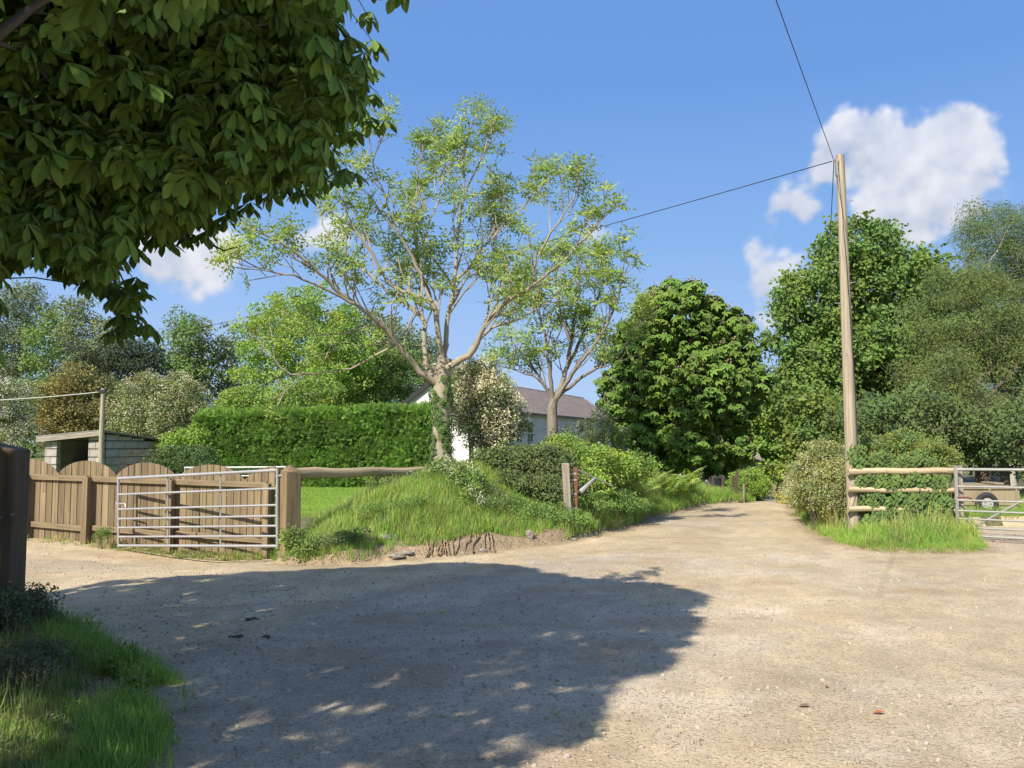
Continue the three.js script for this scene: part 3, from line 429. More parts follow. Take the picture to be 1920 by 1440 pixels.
// trees on the far side of the gate on the right
tree('sycamore_tree', 'large dense green sycamore tree rising behind the telegraph pole', { seed: 531, px: 1650, d: 30, blobs: [[1600, 500, 90, 90, 30], [1530, 580, 75, 80, 30], [1680, 540, 90, 90, 30], [1500, 520, 35, 35, 30], [1620, 640, 120, 110, 30], [1540, 720, 85, 100, 30], [1740, 580, 60, 90, 30], [1720, 700, 90, 120, 30], [1640, 790, 110, 80, 30], [1780, 560, 45, 60, 31], [1790, 660, 60, 80, 31], [1480, 640, 40, 60, 30]], spacing: .7, fill: .6, r: .36, reach: 200, trunkTop: 5, clump: .5, n: 11.6, size: 1.50, leaf: GEO.broad, mat: L.mid, cvar: .2 });
tree('willow_tree', 'olive leaved willow tree leaning over the field trailer', { seed: 541, px: 1840, d: 24.5, blobs: [[1800, 530, 55, 50, 25], [1770, 620, 65, 70, 25], [1850, 600, 50, 60, 25], [1760, 720, 75, 60, 24], [1860, 700, 70, 60, 25], [1800, 790, 90, 50, 24], [1900, 790, 60, 60, 25], [1940, 680, 60, 90, 25]], spacing: .55, fill: .6, r: .22, reach: 160, trunkTop: 3.4, clump: .46, n: 14, size: 1.38, leaf: GEO.willow, mat: L.olive, bark: M.darkBark, cvar: .2, dirUp: .2 });
tree('birch_tree', 'airy thin birch tree showing sky between its twigs', { seed: 551, px: 1890, d: 33, blobs: [[1850, 440, 48, 55, 33], [1905, 440, 45, 60, 33], [1870, 540, 60, 70, 33], [1940, 520, 60, 90, 33], [1900, 640, 70, 80, 33], [1990, 600, 60, 110, 33]], spacing: .58, fill: .3, r: .17, rTip: .01, trunkTop: 6.5, clump: .5, n: 12, size: 1.2, leaf: GEO.willow, mat: L.olive, bark: M.paleBark, arch: .15, cvar: .15, dirUp: 0 });
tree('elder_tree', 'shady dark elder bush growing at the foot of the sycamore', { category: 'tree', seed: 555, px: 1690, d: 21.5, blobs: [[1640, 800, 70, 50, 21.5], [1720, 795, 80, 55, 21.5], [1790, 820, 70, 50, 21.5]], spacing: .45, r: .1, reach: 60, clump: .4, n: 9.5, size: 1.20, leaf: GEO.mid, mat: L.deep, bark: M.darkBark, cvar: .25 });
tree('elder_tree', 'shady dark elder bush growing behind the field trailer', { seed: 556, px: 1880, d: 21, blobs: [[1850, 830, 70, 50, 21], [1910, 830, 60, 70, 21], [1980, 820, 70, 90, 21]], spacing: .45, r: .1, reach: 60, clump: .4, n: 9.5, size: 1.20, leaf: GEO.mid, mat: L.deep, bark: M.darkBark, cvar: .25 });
tree('field_maple_tree', 'broad maple tree beyond the field gate', { seed: 557, px: 2100, d: 30, blobs: [[2080, 620, 90, 120, 30], [2160, 700, 100, 130, 30], [2060, 780, 80, 80, 30]], spacing: .8, r: .3, reach: 70, clump: .6, n: 8.2, size: 1.92, leaf: GEO.broad, mat: L.mid });
// where the lane dips out of sight
tree('lane_tree', 'sunlit light green tree where the lane drops away', { seed: 561, px: 1452, d: 38, blobs: [[1450, 790, 42, 45, 38], [1410, 800, 38, 40, 38], [1478, 760, 40, 50, 38], [1430, 860, 45, 45, 38], [1480, 850, 40, 60, 38]], spacing: .6, r: .18, reach: 60, clump: .5, n: 9.5, size: 1.50, leaf: GEO.broad, mat: L.fresh, cvar: .2 });
tree('lane_tree', 'dark shaded tree behind the round clipped bush', { seed: 562, px: 1400, d: 46, blobs: [[1390, 810, 50, 60, 46], [1350, 800, 60, 70, 46], [1440, 850, 60, 60, 46], [1500, 780, 60, 120, 46]], spacing: .9, r: .22, reach: 60, clump: .7, n: 9.5, size: 1.92, leaf: GEO.broad, mat: L.deep, cvar: .2 });
tree('lane_tree', 'leafy tree overhanging the dip of the lane by the right hedge', { seed: 563, px: 1540, d: 27, blobs: [[1510, 790, 45, 60, 27], [1500, 850, 30, 40, 27], [1560, 800, 50, 50, 27]], spacing: .5, r: .12, reach: 50, clump: .45, n: 10.2, size: 1.32, leaf: GEO.broad, mat: L.mid, cvar: .2 });
shrub('clipped_bush', 'round clipped light green bush at the lane crest', { seed: 565, blobs: [[1402, 912, 34, 28, 25.2], [1402, 925, 30, 20, 25.2]], spacing: .18, clump: .16, n: 12, size: .75, leaf: GEO.small, mat: L.fresh, category: 'bush' });

// ---------------------------------------------------------------- left background
const poplarSpots = [[28, 522, 62, 66], [95, 560, 46, 60], [165, 548, 52, 58], [215, 600, 44, 55], [333, 580, 44, 57], [378, 604, 40, 58], [428, 622, 36, 60]];
const poplarLabels = ['tall broad grey green poplar above the pink white hawthorn', 'rounder leaf green tree between two grey poplars', 'grey green poplar rising above the golden thorn tree', 'low poplar growing directly behind the dark holly', 'pointed grey green poplar above the cream hawthorn', 'slim green poplar touching its pointed neighbour', 'short grey poplar next to the vivid yellow green tree'];
poplarSpots.forEach(([px, ty, w, d], i) => { const by = 800, b = []; for (let k = 0; k < 5; k++) { const t = (k + .5) / 5, y = lerp(ty + 25, by, t); b.push([px + (hash2(i, k, 3) - .5) * w * .5, y, w * (.45 + .5 * Math.sin(Math.PI * Math.min(1, t * .8 + .12))), 36, d]); }
  tree('poplar_tree', poplarLabels[i], { group: 'poplars beyond the shed', seed: 600 + i, px, d, blobs: b, spacing: 1.0, fill: .5, r: .2, reach: 50, clump: .75, n: 10, size: 2.4, leaf: GEO.mid, mat: i % 3 === 1 ? L.mid : L.grey, bark: M.darkBark, cvar: .24, dirUp: .7, flat: .9 }); });
tree('holly_tree', 'very dark evergreen holly between the poplars', { seed: 620, px: 245, d: 50, blobs: [[240, 680, 36, 45, 50], [280, 690, 36, 40, 50], [250, 740, 45, 45, 50], [170, 690, 30, 40, 50]], spacing: .8, r: .18, reach: 30, clump: .6, n: 18, size: 1.5, leaf: GEO.mid, mat: L.holly, bark: M.darkBark, cvar: .2 });
tree('field_tree', 'vivid yellow green tree rising above the clipped hedge', { seed: 631, px: 538, d: 40, blobs: [[540, 600, 55, 45, 40], [600, 590, 60, 45, 40], [490, 645, 48, 50, 40], [575, 660, 80, 55, 40], [650, 640, 50, 55, 40], [475, 700, 40, 40, 40], [630, 705, 70, 40, 40]], spacing: .7, fill: .6, r: .17, reach: 90, trunkTop: 3.4, clump: .55, n: 10.2, size: 1.62, leaf: GEO.mid, mat: L.bright, bark: M.paleBark, cvar: .16 });
tree('field_tree', 'mid green young tree growing tightly behind the hedge', { seed: 632, px: 690, d: 42, blobs: [[640, 735, 50, 40, 42], [700, 715, 55, 48, 42], [750, 700, 40, 50, 43], [775, 725, 26, 30, 43], [680, 760, 60, 35, 42]], spacing: .5, r: .1, reach: 60, clump: .42, n: 8.8, size: 1.38, leaf: GEO.mid, mat: L.mid, cvar: .22 });
tree('field_tree', 'light green sapling growth along the hedge top', { seed: 633, px: 490, d: 33, blobs: [[470, 760, 55, 28, 33], [540, 755, 50, 30, 33], [590, 745, 40, 32, 33], [430, 775, 40, 25, 33]], spacing: .45, r: .07, reach: 50, clump: .38, n: 8.8, size: 1.26, leaf: GEO.mid, mat: L.fresh, cvar: .2 });
tree('field_tree', 'grey green tree standing half hidden behind the vivid tree', { seed: 634, px: 700, d: 52, blobs: [[680, 640, 60, 50, 52], [740, 660, 60, 50, 52], [790, 680, 40, 50, 52], [640, 690, 60, 50, 52]], spacing: .9, r: .2, reach: 50, clump: .7, n: 9.5, size: 2.04, leaf: GEO.mid, mat: L.grey, cvar: .2 });
tree('hawthorn_tree', 'golden brown leaved thorn tree behind the low shed', { seed: 641, px: 140, d: 31, blobs: [[150, 735, 50, 40, 31], [105, 760, 45, 40, 31], [170, 780, 50, 40, 31], [120, 805, 60, 30, 31]], spacing: .42, r: .13, reach: 60, clump: .36, n: 9.5, size: 1.32, leaf: GEO.small, mat: L.gold, bark: M.darkBark, cvar: .3, warm: .2 });
tree('hawthorn_tree', 'hawthorn tree covered in fading cream blossom beside the clipped hedge', { seed: 642, px: 300, d: 29, blobs: [[270, 750, 45, 42, 29], [330, 755, 50, 45, 29], [300, 790, 75, 40, 29], [240, 790, 35, 40, 29], [360, 790, 30, 35, 29]], spacing: .38, r: .14, reach: 70, clump: .34, n: 8.2, size: 1.26, leaf: GEO.small, mat: L.hawthorn, flowers: 9, flowerMat: L.cream, flowerSize: 1.0, cvar: .22, warm: .15 });
tree('hawthorn_tree', 'pale pinkish white blossoming hawthorn past the shed end', { seed: 643, px: 5, d: 27, blobs: [[10, 745, 40, 42, 27], [20, 800, 40, 40, 27], [-40, 770, 50, 60, 27], [35, 820, 35, 25, 27]], spacing: .38, r: .12, reach: 50, clump: .33, n: 9, size: 1, leaf: GEO.small, mat: L.hawthorn, flowers: 13, flowerMat: L.white, flowerSize: 1.05, cvar: .2 });
shrub('elder_bush', 'glossy light green bush against the hedge end near the shed', { seed: 645, category: 'bush', blobs: [[335, 832, 26, 20, 25.5], [365, 828, 24, 22, 25.5], [345, 855, 40, 25, 25.5]], spacing: .26, clump: .22, n: 10, size: .85, leaf: GEO.mid, mat: L.bright, cvar: .2 });
shrub('ivy_bush', 'dark ivy clad bush between the shed and the hedge', { seed: 646, category: 'bush', blobs: [[330, 865, 40, 22, 23.5], [365, 870, 36, 24, 23.5], [300, 868, 22, 18, 23.5]], spacing: .28, clump: .24, n: 9, size: .8, leaf: GEO.mid, mat: L.deep, cvar: .25 });
// far wood that closes the view: one mass
{
  reseed(660); const list = []; for (let k = 0; k < 3500; k++) { const a = rr(-.95, .95), d = rr(85, 120), x = Math.tan(a * .8) * d, hgt = (3 + 4.5 * fbm(x * .05 + 9, 3, 3, 8)) * Math.sqrt(rnd()); list.push([V(x, hgt - (x > 2 && x < 20 ? 1.9 : 0), -d), rdir(), rr(6, 9), tint(.25, .1)]); }
  const o = scatter(null, 'distant_wood', GEO.mid, L.deep, list); o.userData = { kind: 'stuff', label: 'far dark wood closing the view behind the garden trees', category: 'wood' };
}

// ---------------------------------------------------------------- clipped conifer hedge at the back of the lawn
{
  reseed(670); const a = P(365, 880, 25.6), b = P(812, 880, 24.4); const ang = Math.atan2(-(b.z - a.z), b.x - a.x), Ln = Math.hypot(b.x - a.x, b.z - a.z), Hh = 2.1, Dp = 1.7;
  const t = thing('conifer_hedge', 'long clipped dark green conifer hedge behind the lawn', 'hedge', [a.x, .28, a.z]); t.rotation.y = ang;
  const edge = (u, v) => .26 * (fbm(u * .9, v * .9, 3, 81) - .5) + .22 * (fbm(u * 3.2, v * 3.2, 2, 82) - .5);
  const list = []; const put = (x, y, z, n) => list.push([V(x, y, z), n.clone().add(rdir().multiplyScalar(.7)).add(V(0, .35, 0)).normalize(), rr(.8, 1.4), tint(.26, .12).multiplyScalar(fbm(x * 1.3, y * 1.3, 3, 83) * .8 + .6), rr(0, 6.28)]);
  const topH = x => Hh + .1 * (fbm(x * .7, 2, 3, 84) - .5) + .12 * x / Ln;
  for (let k = 0; k < 8200; k++) { const x = rr(0, Ln), y = rr(.0, 1) * topH(x); put(x, y, edge(x, y) * 1.4 - .06 * rnd() - .12 * Math.pow(y / Hh, 6), V(0, 0, 1)); }
  for (let k = 0; k < 2600; k++) { const x = rr(0, Ln), z = -rr(0, Dp); put(x, topH(x) + edge(x, z + 9), z, UP); }
  for (let k = 0; k < 1500; k++) { const y = rr(0, Hh), z = -rr(0, Dp); put(Ln + edge(y, z), y, z, V(1, 0, 0)); put(edge(y + 5, z), y, z, V(-1, 0, 0)); }
  for (let k = 0; k < 700; k++) { const x = rr(0, Ln); list.push([V(x, topH(x) + rr(0, .1), -rr(0, Dp)), V(gauss() * .2, 1, gauss() * .2).normalize(), rr(.9, 1.5), tint(.24, .12), rr(0, 6)]); }
  scatter(t, 'foliage', clumpGeo(GEO.conifer, .09, 2, 1, .2, .1, .8, .8, 671), L.hedge, list.filter((_, i) => i % 2));
  part(t, 'light_block_core', box(Ln - .6, Hh - .4, Dp - .7, 0, Ln / 2, (Hh - .4) / 2 - .1, -Dp / 2), M.bark);  // solid unseen box added inside the hedge to block light
}

// ---------------------------------------------------------------- white cottage with slate roof
{
  const D = 36, c = P(905, 830, D), dirL = V(Math.sin(.379), 0, -Math.cos(.379)), dirW = V(-Math.cos(.379), 0, -Math.sin(.379));   // along the long wall (away), across the gable (to the left)
  const eave = EYE + 66 / F * D, W = 4.1, Ln = 21, ridge = eave + 1.4;
  const t = thing('cottage', 'white rendered cottage with a grey slate roof behind the ash trees', 'house', [c.x, .25, c.z]); t.rotation.y = -(.379) + Math.PI / 2 * 0;
  // local axes: -z along the long wall, -x across the gable
  const E = eave - .25, Rg = ridge - .25;
  const s = new THREE.Shape([[-W, -.3], [0, -.3], [0, E], [-W / 2, Rg - .08], [-W, E]].map(p => new THREE.Vector2(...p)));
  const g = new THREE.ExtrudeGeometry(s, { depth: Ln, bevelEnabled: false }); g.translate(0, 0, -Ln); uvScale(g, [.4, .4]); part(t, 'wall', g, M.white);
  const pitch = Math.atan2(Rg - E, W / 2), sl = (W / 2 + .22) / Math.cos(pitch);
  const roof = part(t, 'roof', mergeGeometries([-1, 1].map(q => { const b = box(sl, .05, Ln + .3); b.rotateZ(q * -pitch); return b.translate(-W / 2 + q * (W / 4 + .11), (E + Rg) / 2 - .04, -Ln / 2); })), M.slate);
  reseed(700);
  const slates = [[], []]; const rows = 11, cols = 70; for (let r = 0; r < rows; r++) for (let k = 0; k < cols; k++) { const b = box((Ln + .3) / cols - .012, .012, sl / rows + .06); b.rotateX(.05); b.rotateY(Math.PI / 2); const u = (r + .5) / rows; b.translate((u - .5) * sl, .035 + rr(0, .006), -(k + .5 + (r % 2) * .5) * (Ln + .3) / cols + .15); b.rotateZ(-pitch); b.translate(-W / 2 + W / 4 + .11, (E + Rg) / 2 - .04, 0); slates[rnd() < .6 ? 0 : 1].push(b); }
  slates.forEach((a, i) => { const o = part(roof, 'slates', mergeGeometries(a), i ? M.slate2 : M.slate); o.userData.kind = 'stuff'; });
  part(roof, 'ridge_tiles', tubeGeo([V(-W / 2, Rg + .02, .15), V(-W / 2, Rg + .02, -Ln / 2), V(-W / 2, Rg + .02, -Ln - .15)], .09, 8), M.slate2);
  part(roof, 'gutter', box(.1, .09, Ln + .3, 0, .2, E - .1, -Ln / 2), M.black);
  part(roof, 'bargeboard', mergeGeometries([-1, 1].map(q => { const b = box(sl, .16, .04); b.rotateZ(q * -pitch); return b.translate(-W / 2 + q * (W / 4 + .11), (E + Rg) / 2 - .12, .16); })), M.black);
  const ch = part(t, 'chimney', box(.75, .8, .6, 0, -W / 2, Rg + .1, -.55), M.brick); part(ch, 'cap', box(.85, .08, .7, 0, -W / 2, Rg + .54, -.55), M.block[0]);
  reseed(701); for (let r = 0; r < 6; r++) for (let k = 0; k < 3; k++) part(ch, 'brick', box(.23, .075, .02, 0, -W / 2 - .25 + k * .25 + (r % 2 ? .06 : -.03), Rg - .1 + r * .105, -.245), M.brick);
  for (const [zz, w, h] of [[-5.6, .75, 1.15], [-11.5, .75, 1.15], [-16, .75, 1.15]]) { const f = part(t, 'window', box(.06, h, w, 0, .012, E - .75 - h / 2 + .3, zz), M.frame); for (const a of [-1, 1]) for (const b of [-1, 1]) part(f, 'pane', box(.02, h / 2 - .07, w / 2 - .06, 0, .042, E - .75 - h / 2 + .3 + a * h / 4, zz + b * w / 4), M.glass); part(f, 'sill', box(.14, .06, w + .14, 0, .05, E - .75 - h + .27, zz), M.block[0]); }
  const lamp = part(t, 'wall_lamp', mergeGeometries([rod(V(.0, E - .5, -4.3), V(.28, E - .45, -4.3), .02), box(.16, .14, .16, 0, .28, E - .55, -4.3)]), M.black);
}
// small outbuilding glimpsed under the chestnut
{
  const c = P(1348, 930, 33), t = thing('outbuilding', 'small pale outbuilding with a low slate roof under the chestnut', 'building', [c.x, -1.0, c.z]);
  part(t, 'wall', box(2.4, 2.0, 2.6, 0, .2, 1.0, -1.3), M.white); const r = box(2.9, .08, 1.75); r.rotateX(.45); part(t, 'roof', mergeGeometries([r.clone().translate(.2, 2.28, -.62), r.clone().rotateY(Math.PI).translate(.2, 2.28, -2.0)]), M.slate2);
  part(t, 'door', box(.8, 1.6, .05, 0, .5, .8, .02), M.rail); const lt = box(1.2, .06, 1.0); lt.rotateX(.2); part(t, 'porch_roof', lt.translate(.3, 1.35, .5), M.paleLog);
}
// wooden posts of the garden fence by the lane crest
[[1333, 24.2, .5], [1353, 24, .55], [1372, 23.8, .6], [1378, 23.6, .75], [1391, 23.5, .5]].forEach(([px, d, h], i) => { const p = place(px, d); const g = box(i === 4 ? .05 : .075, h + .1, .07, .012, 0, h / 2, 0); const o = top('fence_post', g, i === 4 ? M.greyPost : M.oldPost, i === 4 ? 'thin pale stake in front of the round clipped bush' : 'weathered wooden post of the garden fence at the lane crest', 'post', 'garden fence posts at the lane crest'); if (i === 4) delete o.userData.group; o.position.copy(p).add(V(0, -.05, 0)); o.rotation.z = (hash2(i, 4) - .5) * .12; });

// ---------------------------------------------------------------- block shed with a low roof
{
  const D = 23.5, cn = P(190, 830, D); const t = thing('block_shed', 'low open fronted concrete block shed with a sheet roof', 'shed', [cn.x, 0, cn.z]); const th = .42; t.rotation.y = -th;
  // local: front runs along -x from the corner, side wall runs along -z
  const Wf = 2.25, Ds = 4.4, y0 = height(cn.x, D), hc = EYE + 24 / F * D, hl = hc - .16, hb = hc - .5; reseed(720);
  const blockWall = (x0, x1, z, side, topAt) => { for (let r = 0; r < 9; r++) { const y = y0 + r * .225; let x = x0 - (r % 2 ? .22 : 0); while (x < x1 - .02) { const a = Math.max(x, x0), b = Math.min(x + .44, x1), h = Math.min(.215, topAt((a + b) / 2) - y); if (b - a > .05 && h > .05) { const g = box(b - a - .012, h - .012, .14, .008, 0, 0, 0); if (side) { g.rotateY(Math.PI / 2); g.translate(-.07 + rr(-.004, .004), y + h / 2, -(a + b) / 2); } else g.translate(-(a + b) / 2, y + h / 2, -.07 + rr(-.004, .004)); part(t, 'block', g, M.block[Math.floor(rnd() * 3)]); } x += .44; } } };
  const ft = x => lerp(hc, hl, x / Wf) - .12, st = x => lerp(hc, hb, x / Ds) - .08;
  blockWall(.0, .5, 0, false, ft); blockWall(Wf - .5, Wf, 0, false, ft); blockWall(.16, Ds, 0, true, st);
  part(t, 'back_wall', box(Wf, hb, .14, 0, -Wf / 2, hb / 2, -Ds), M.block[1]); part(t, 'end_wall', box(.14, hl - .1, Ds - .2, 0, -Wf + .08, hl / 2 - .05, -Ds / 2 - .1), M.block[1]); part(t, 'mortar', box(.1, hb - .1, Ds - .3, 0, -.07, hb / 2 - .05, -Ds / 2), M.mortar);
  const rs = new THREE.BufferGeometry(); const q = [[.12, hc, .18], [-Wf - .15, hl, .18], [-Wf - .15, hb - .12, -Ds - .1], [.12, hb, -Ds - .1]]; const ps = [], ix = []; for (const [x, y, z] of q) ps.push(x, y, z); for (const [x, y, z] of q) ps.push(x, y - .04, z); ix.push(0, 2, 1, 0, 3, 2, 4, 5, 6, 4, 6, 7); for (let k = 0; k < 4; k++) { const n = (k + 1) % 4; ix.push(k, n, k + 4, n, n + 4, k + 4); } rs.setAttribute('position', new THREE.Float32BufferAttribute(ps, 3)); rs.setAttribute('uv', new THREE.Float32BufferAttribute(q.concat(q).flatMap(p => [p[0], p[2]]), 2)); rs.setIndex(ix); rs.computeVertexNormals(); part(t, 'roof', rs.toNonIndexed(), M.sheet).geometry.computeVertexNormals();
  const fb = box(Wf + .25, .14, .04); fb.rotateZ(Math.atan2(hc - hl, Wf)); part(t, 'fascia', fb.translate(-Wf / 2, (hc + hl) / 2 - .1, .16), M.greyPost);
  part(t, 'corner_board', box(.09, hc - .1, .05, 0, .03, (hc - .1) / 2 + y0, .03), M.fence[3]);
  // clutter on the shelves inside
  reseed(725); for (let k = 0; k < 9; k++) { const b = box(rr(.12, .3), rr(.12, .28), rr(.15, .3), .02); b.rotateY(rr(0, 2)); top('storage_box', b, k === 3 ? M.plastic : [M.dark, M.block[1], M.oldPost, M.rust][k % 4], k === 3 ? 'dull red box among the clutter inside the shed' : 'small box in the dark clutter inside the shed', 'box', 'clutter inside the shed').position.copy(V(-Wf / 2 + rr(-.42, .42), 0, -1.1 + rr(-.2, .2)).applyAxisAngle(UP, -th).add(V(cn.x, [.62, .9, 1.2][k % 3], cn.z))); }
  for (const y of [.5, .78, 1.08]) part(t, 'shelf', box(Wf - .3, .03, .6, 0, -Wf / 2, y, -1.1), M.oldPost);
}
{ // slim pole with its wire by the shed
  const b = place(192, 23.0), tp = P(194, 728, 23.0); const t = thing('service_pole', 'slim pale pole beside the shed corner carrying one wire', 'pole', b.toArray()); part(t, 'shaft', tubeGeo([V(0, -.2, 0), V(0, 1.6, 0), V(tp.x - b.x, tp.y - b.y, 0)], [.075, .07, .06], 8, true), M.pole); part(t, 'bracket', box(.18, .06, .06, 0, 0, tp.y - b.y - .08, .07), M.black);
  const e = P(-260, 752, 25); const pts = []; for (let k = 0; k <= 16; k++) { const u = k / 16; pts.push(tp.clone().add(V(0, -.1, .07)).lerp(e, u).add(V(0, -.5 * u * (1 - u), 0))); } top('service_wire', tubeGeo(pts, .012, 4), M.palewire, 'pale wire running from the slim pole past the blossom', 'wire');
}
{ // lattice of plastic netting leaning on the shed side wall
  const t = thing('trellis_panel', 'dark diamond trellis panel leaning on the shed side wall', 'trellis', P(246, 885, 21.8).toArray()); for (let k = 0; k < 9; k++) { part(t, 'slat', rod(V(-.45 + k * .1, -.05, 0), V(-.15 + k * .1, .62, -.14), .007, 4), M.oldPost); } for (let k = 0; k < 5; k++) part(t, 'slat', rod(V(-.4 + k * .06, .05 + k * .12, -.02 - k * .025), V(.42 + k * .06, .05 + k * .12, -.02 - k * .025), .006, 4), M.oldPost); t.position.y = Math.max(t.position.y, height(t.position.x, -t.position.z) + .05);
}

// ---------------------------------------------------------------- scalloped board fence
const fA = V(P(57, 830, 14.75).x, 0, -14.75), fB = V(P(512, 830, 13.75).x, 0, -13.75), fDir = fB.clone().sub(fA).normalize(), fLen = fA.distanceTo(fB), fN = V(-fDir.z, 0, fDir.x);      // fN points to the lane
const uOf = px => { const k = (px - 960) / F; return (k * -fA.z - fA.x) / (fDir.x + k * fDir.z); };
{
  const t = thing('board_fence', 'brown board fence with a scalloped top behind the metal gate', 'fence', [fA.x, 0, fA.z]); t.rotation.y = Math.atan2(-fDir.z, fDir.x);
  const drop = u => -.1 * u / fLen, gnd = u => { const p = fA.clone().addScaledVector(fDir, u); return height(p.x, -p.z - .12); };
  const valley = [uOf(-100), uOf(10), uOf(113), uOf(222), uOf(336), uOf(462), uOf(570)];
  const topAt = u => { for (let i = 0; i + 1 < valley.length; i++) if (u < valley[i + 1] || i === valley.length - 2) { const a = valley[i], b = valley[i + 1], s = clamp((u - a) / (b - a) * 2 - 1, -1, 1); return 1.075 + .245 * Math.pow(1 - s * s, .75) + drop(u); } };
  reseed(800); const bw = .122; let k = 0; // boards
  for (let u = -2.2; u < fLen - .02; u += bw, k++) {
    const w = bw - .01 - rr(0, .005), y0 = gnd(u) - .04 + (rnd() < .2 ? .03 : 0); const pts = [[0, y0], [w, y0]]; for (let q = 4; q >= 0; q--) pts.push([w * q / 4, topAt(u + w * q / 4)]);
    const g = new THREE.ExtrudeGeometry(new THREE.Shape(pts.map(p => new THREE.Vector2(...p))), { depth: .02, bevelEnabled: false }); const off = rr(0, 5); const uv = g.attributes.uv; for (let i = 0; i < uv.count; i++) uv.setXY(i, uv.getX(i) * 1.3 + off, uv.getY(i) * .5 + off);
    const o = part(t, 'board', g, M.fence[Math.floor(rnd() * 5)]); o.position.set(u, 0, -.02 + rr(-.002, .003)); o.rotation.y = rr(-.012, .012);
  }
  const postU = [uOf(-60), uOf(62), uOf(176), uOf(331), fLen - .03];
  for (const [i, u] of postU.entries()) part(t, 'post', box(.105, 1.08 - gnd(u) + drop(u), .105, .006, u, (1.06 + gnd(u) + drop(u)) / 2 - .02, .11), M.fence[(i + 3) % 5]);
  for (let i = 0; i + 1 < postU.length; i++) for (const [y, h] of [[1.02, .09], [.21, .09]]) { const a = postU[i] + .055, b = postU[i + 1] - .055, m = (a + b) / 2, sl = Math.atan2(drop(b) - drop(a) + (y < .5 ? -.04 : 0), b - a); const g = box(b - a, h, .05, .004); g.rotateZ(sl); part(t, 'rail', g.translate(m, y + drop(m) - (y < .5 ? .06 * m / fLen : 0), .03), M.rail); }
}

// ---------------------------------------------------------------- galvanised field gates
function tubeGate(name, label, A0, A1, B0, B1, fr, o) {          // A: hanging foot and head at one end, B at the other
  const t = thing(name, label, 'gate', A0.toArray()); const q = p => p.clone().sub(A0); const m = o.mat;
  fr.forEach((f, i) => part(t, 'bar', rod(q(A0.clone().lerp(A1, f)), q(B0.clone().lerp(B1, f)), i === fr.length - 1 ? .024 : i === 0 ? .021 : .0165, 8), m));
  part(t, 'stile', rod(q(A0).add(V(0, -.02, 0)), q(A1).add(V(0, .03, 0)), .022, 8), m); part(t, 'stile', rod(q(B0).add(V(0, -.02, 0)), q(B1).add(V(0, .03, 0)), .022, 8), m);
  for (const s of o.up) { const dz = V(0, 0, -.03); part(t, 'upright', rod(q(A0.clone().lerp(B0, s)).add(dz), q(A1.clone().lerp(B1, s)).add(dz), .014, 6), m); }
  return { t, q };
}
{
  const A0 = P(222, 1023, 14.0), A1 = P(222, 897, 14.0), B0 = P(520, 1024, 12.45), B1 = P(520, 882, 12.45); const fr = [0, .131, .266, .397, .54, .76, 1];
  const { t, q } = tubeGate('field_gate', 'galvanised steel field gate standing open against the board fence', A0, A1, B0, B1, fr, { up: [.33, .665], mat: M.steel });
  const y = A0.clone().lerp(A1, .62), along = B0.clone().sub(A0).normalize(); part(t, 'latch', tubeGeo([q(y).addScaledVector(along, -.05), q(y).addScaledVector(along, .1), q(y).addScaledVector(along, .16), q(y).addScaledVector(along, .19).add(V(0, -.06, .02))], .012, 6, true), M.steel);
  for (const f of [.08, .93]) part(t, 'hinge', rod(q(B0.clone().lerp(B1, f)), q(B0.clone().lerp(B1, f)).add(V(.14, 0, -.02)), .016, 6), M.dullSteel);
}
{
  const A0 = P(1795, 1003, 14.3), A1 = P(1791, 880, 14.3), B0 = P(1930, 1010.5, 13.55), B1 = P(1930, 881, 13.55); const k = 3.3 / A0.distanceTo(B0); const C0 = A0.clone().lerp(B0, k), C1 = A1.clone().lerp(B1, k);
  const { t, q } = tubeGate('field_gate', 'galvanised steel field gate with a diagonal brace in front of the trailer', A0, A1, C0, C1, [0, .12, .25, .37, .53, .74, 1], { up: [.5], mat: M.dullSteel });
  part(t, 'brace', rod(q(A0).add(V(.05, .02, .03)), q(A0.clone().lerp(C0, .5).lerp(A1.clone().lerp(C1, .5), .98)).add(V(0, 0, .03)), .02, 6), M.dullSteel);
  part(t, 'stile', box(.055, 1.12, .03, .004, .0, .55, .02), M.dullSteel);
  part(t, 'latch', tubeGeo([V(.0, .62, .03), V(.18, .62, .03), V(.24, .6, .03), V(.27, .54, .03)], .014, 6, true), M.rust);
}
{ // second gate glimpsed above the board fence
  const A0 = P(347, 915, 19.5), A1 = P(347, 877, 19.5), B0 = P(536, 915, 19), B1 = P(536, 876, 19); A0.y = B0.y = height(A0.x, 19.5) + .12; tubeGate('garden_gate', 'thin pale metal gate behind the scalloped fence', A0, A1, B0, B1, [0, .35, .7, 1], { up: [.37, .63], mat: M.steel });
}
// ---------------------------------------------------------------- gate posts, rails, poles
{ // big squared gate post and the log rail that runs to the bank
  const d = 12.5, b = place(546, d), tp = P(546, 884, d).y; const t = thing('gate_post', 'thick squared timber gate post with a pointed top', 'post', [b.x, Math.min(b.y, 0) - .15, b.z]); t.rotation.y = .75;
  const h = tp - t.position.y; part(t, 'shaft', box(.24, h, .24, .015, 0, h / 2, 0), M.post); const cg = new THREE.ConeGeometry(.165, .1, 4); cg.rotateY(Math.PI / 4); part(t, 'cap', cg.translate(0, h + .05, 0), M.post);
  const a = P(553, 888, 12.55), e = P(812, 883, 15.1); const pts = []; for (let k = 0; k <= 8; k++) pts.push(a.clone().lerp(e, k / 8).add(V(0, .012 * Math.sin(k * 1.9), 0))); top('log_rail', tubeGeo(pts, pts.map((_, k) => .083 - .002 * k + .003 * Math.sin(k * 2.3)), 14, true), M.log, 'round peeled log rail from the gate post to the bank', 'rail');
}
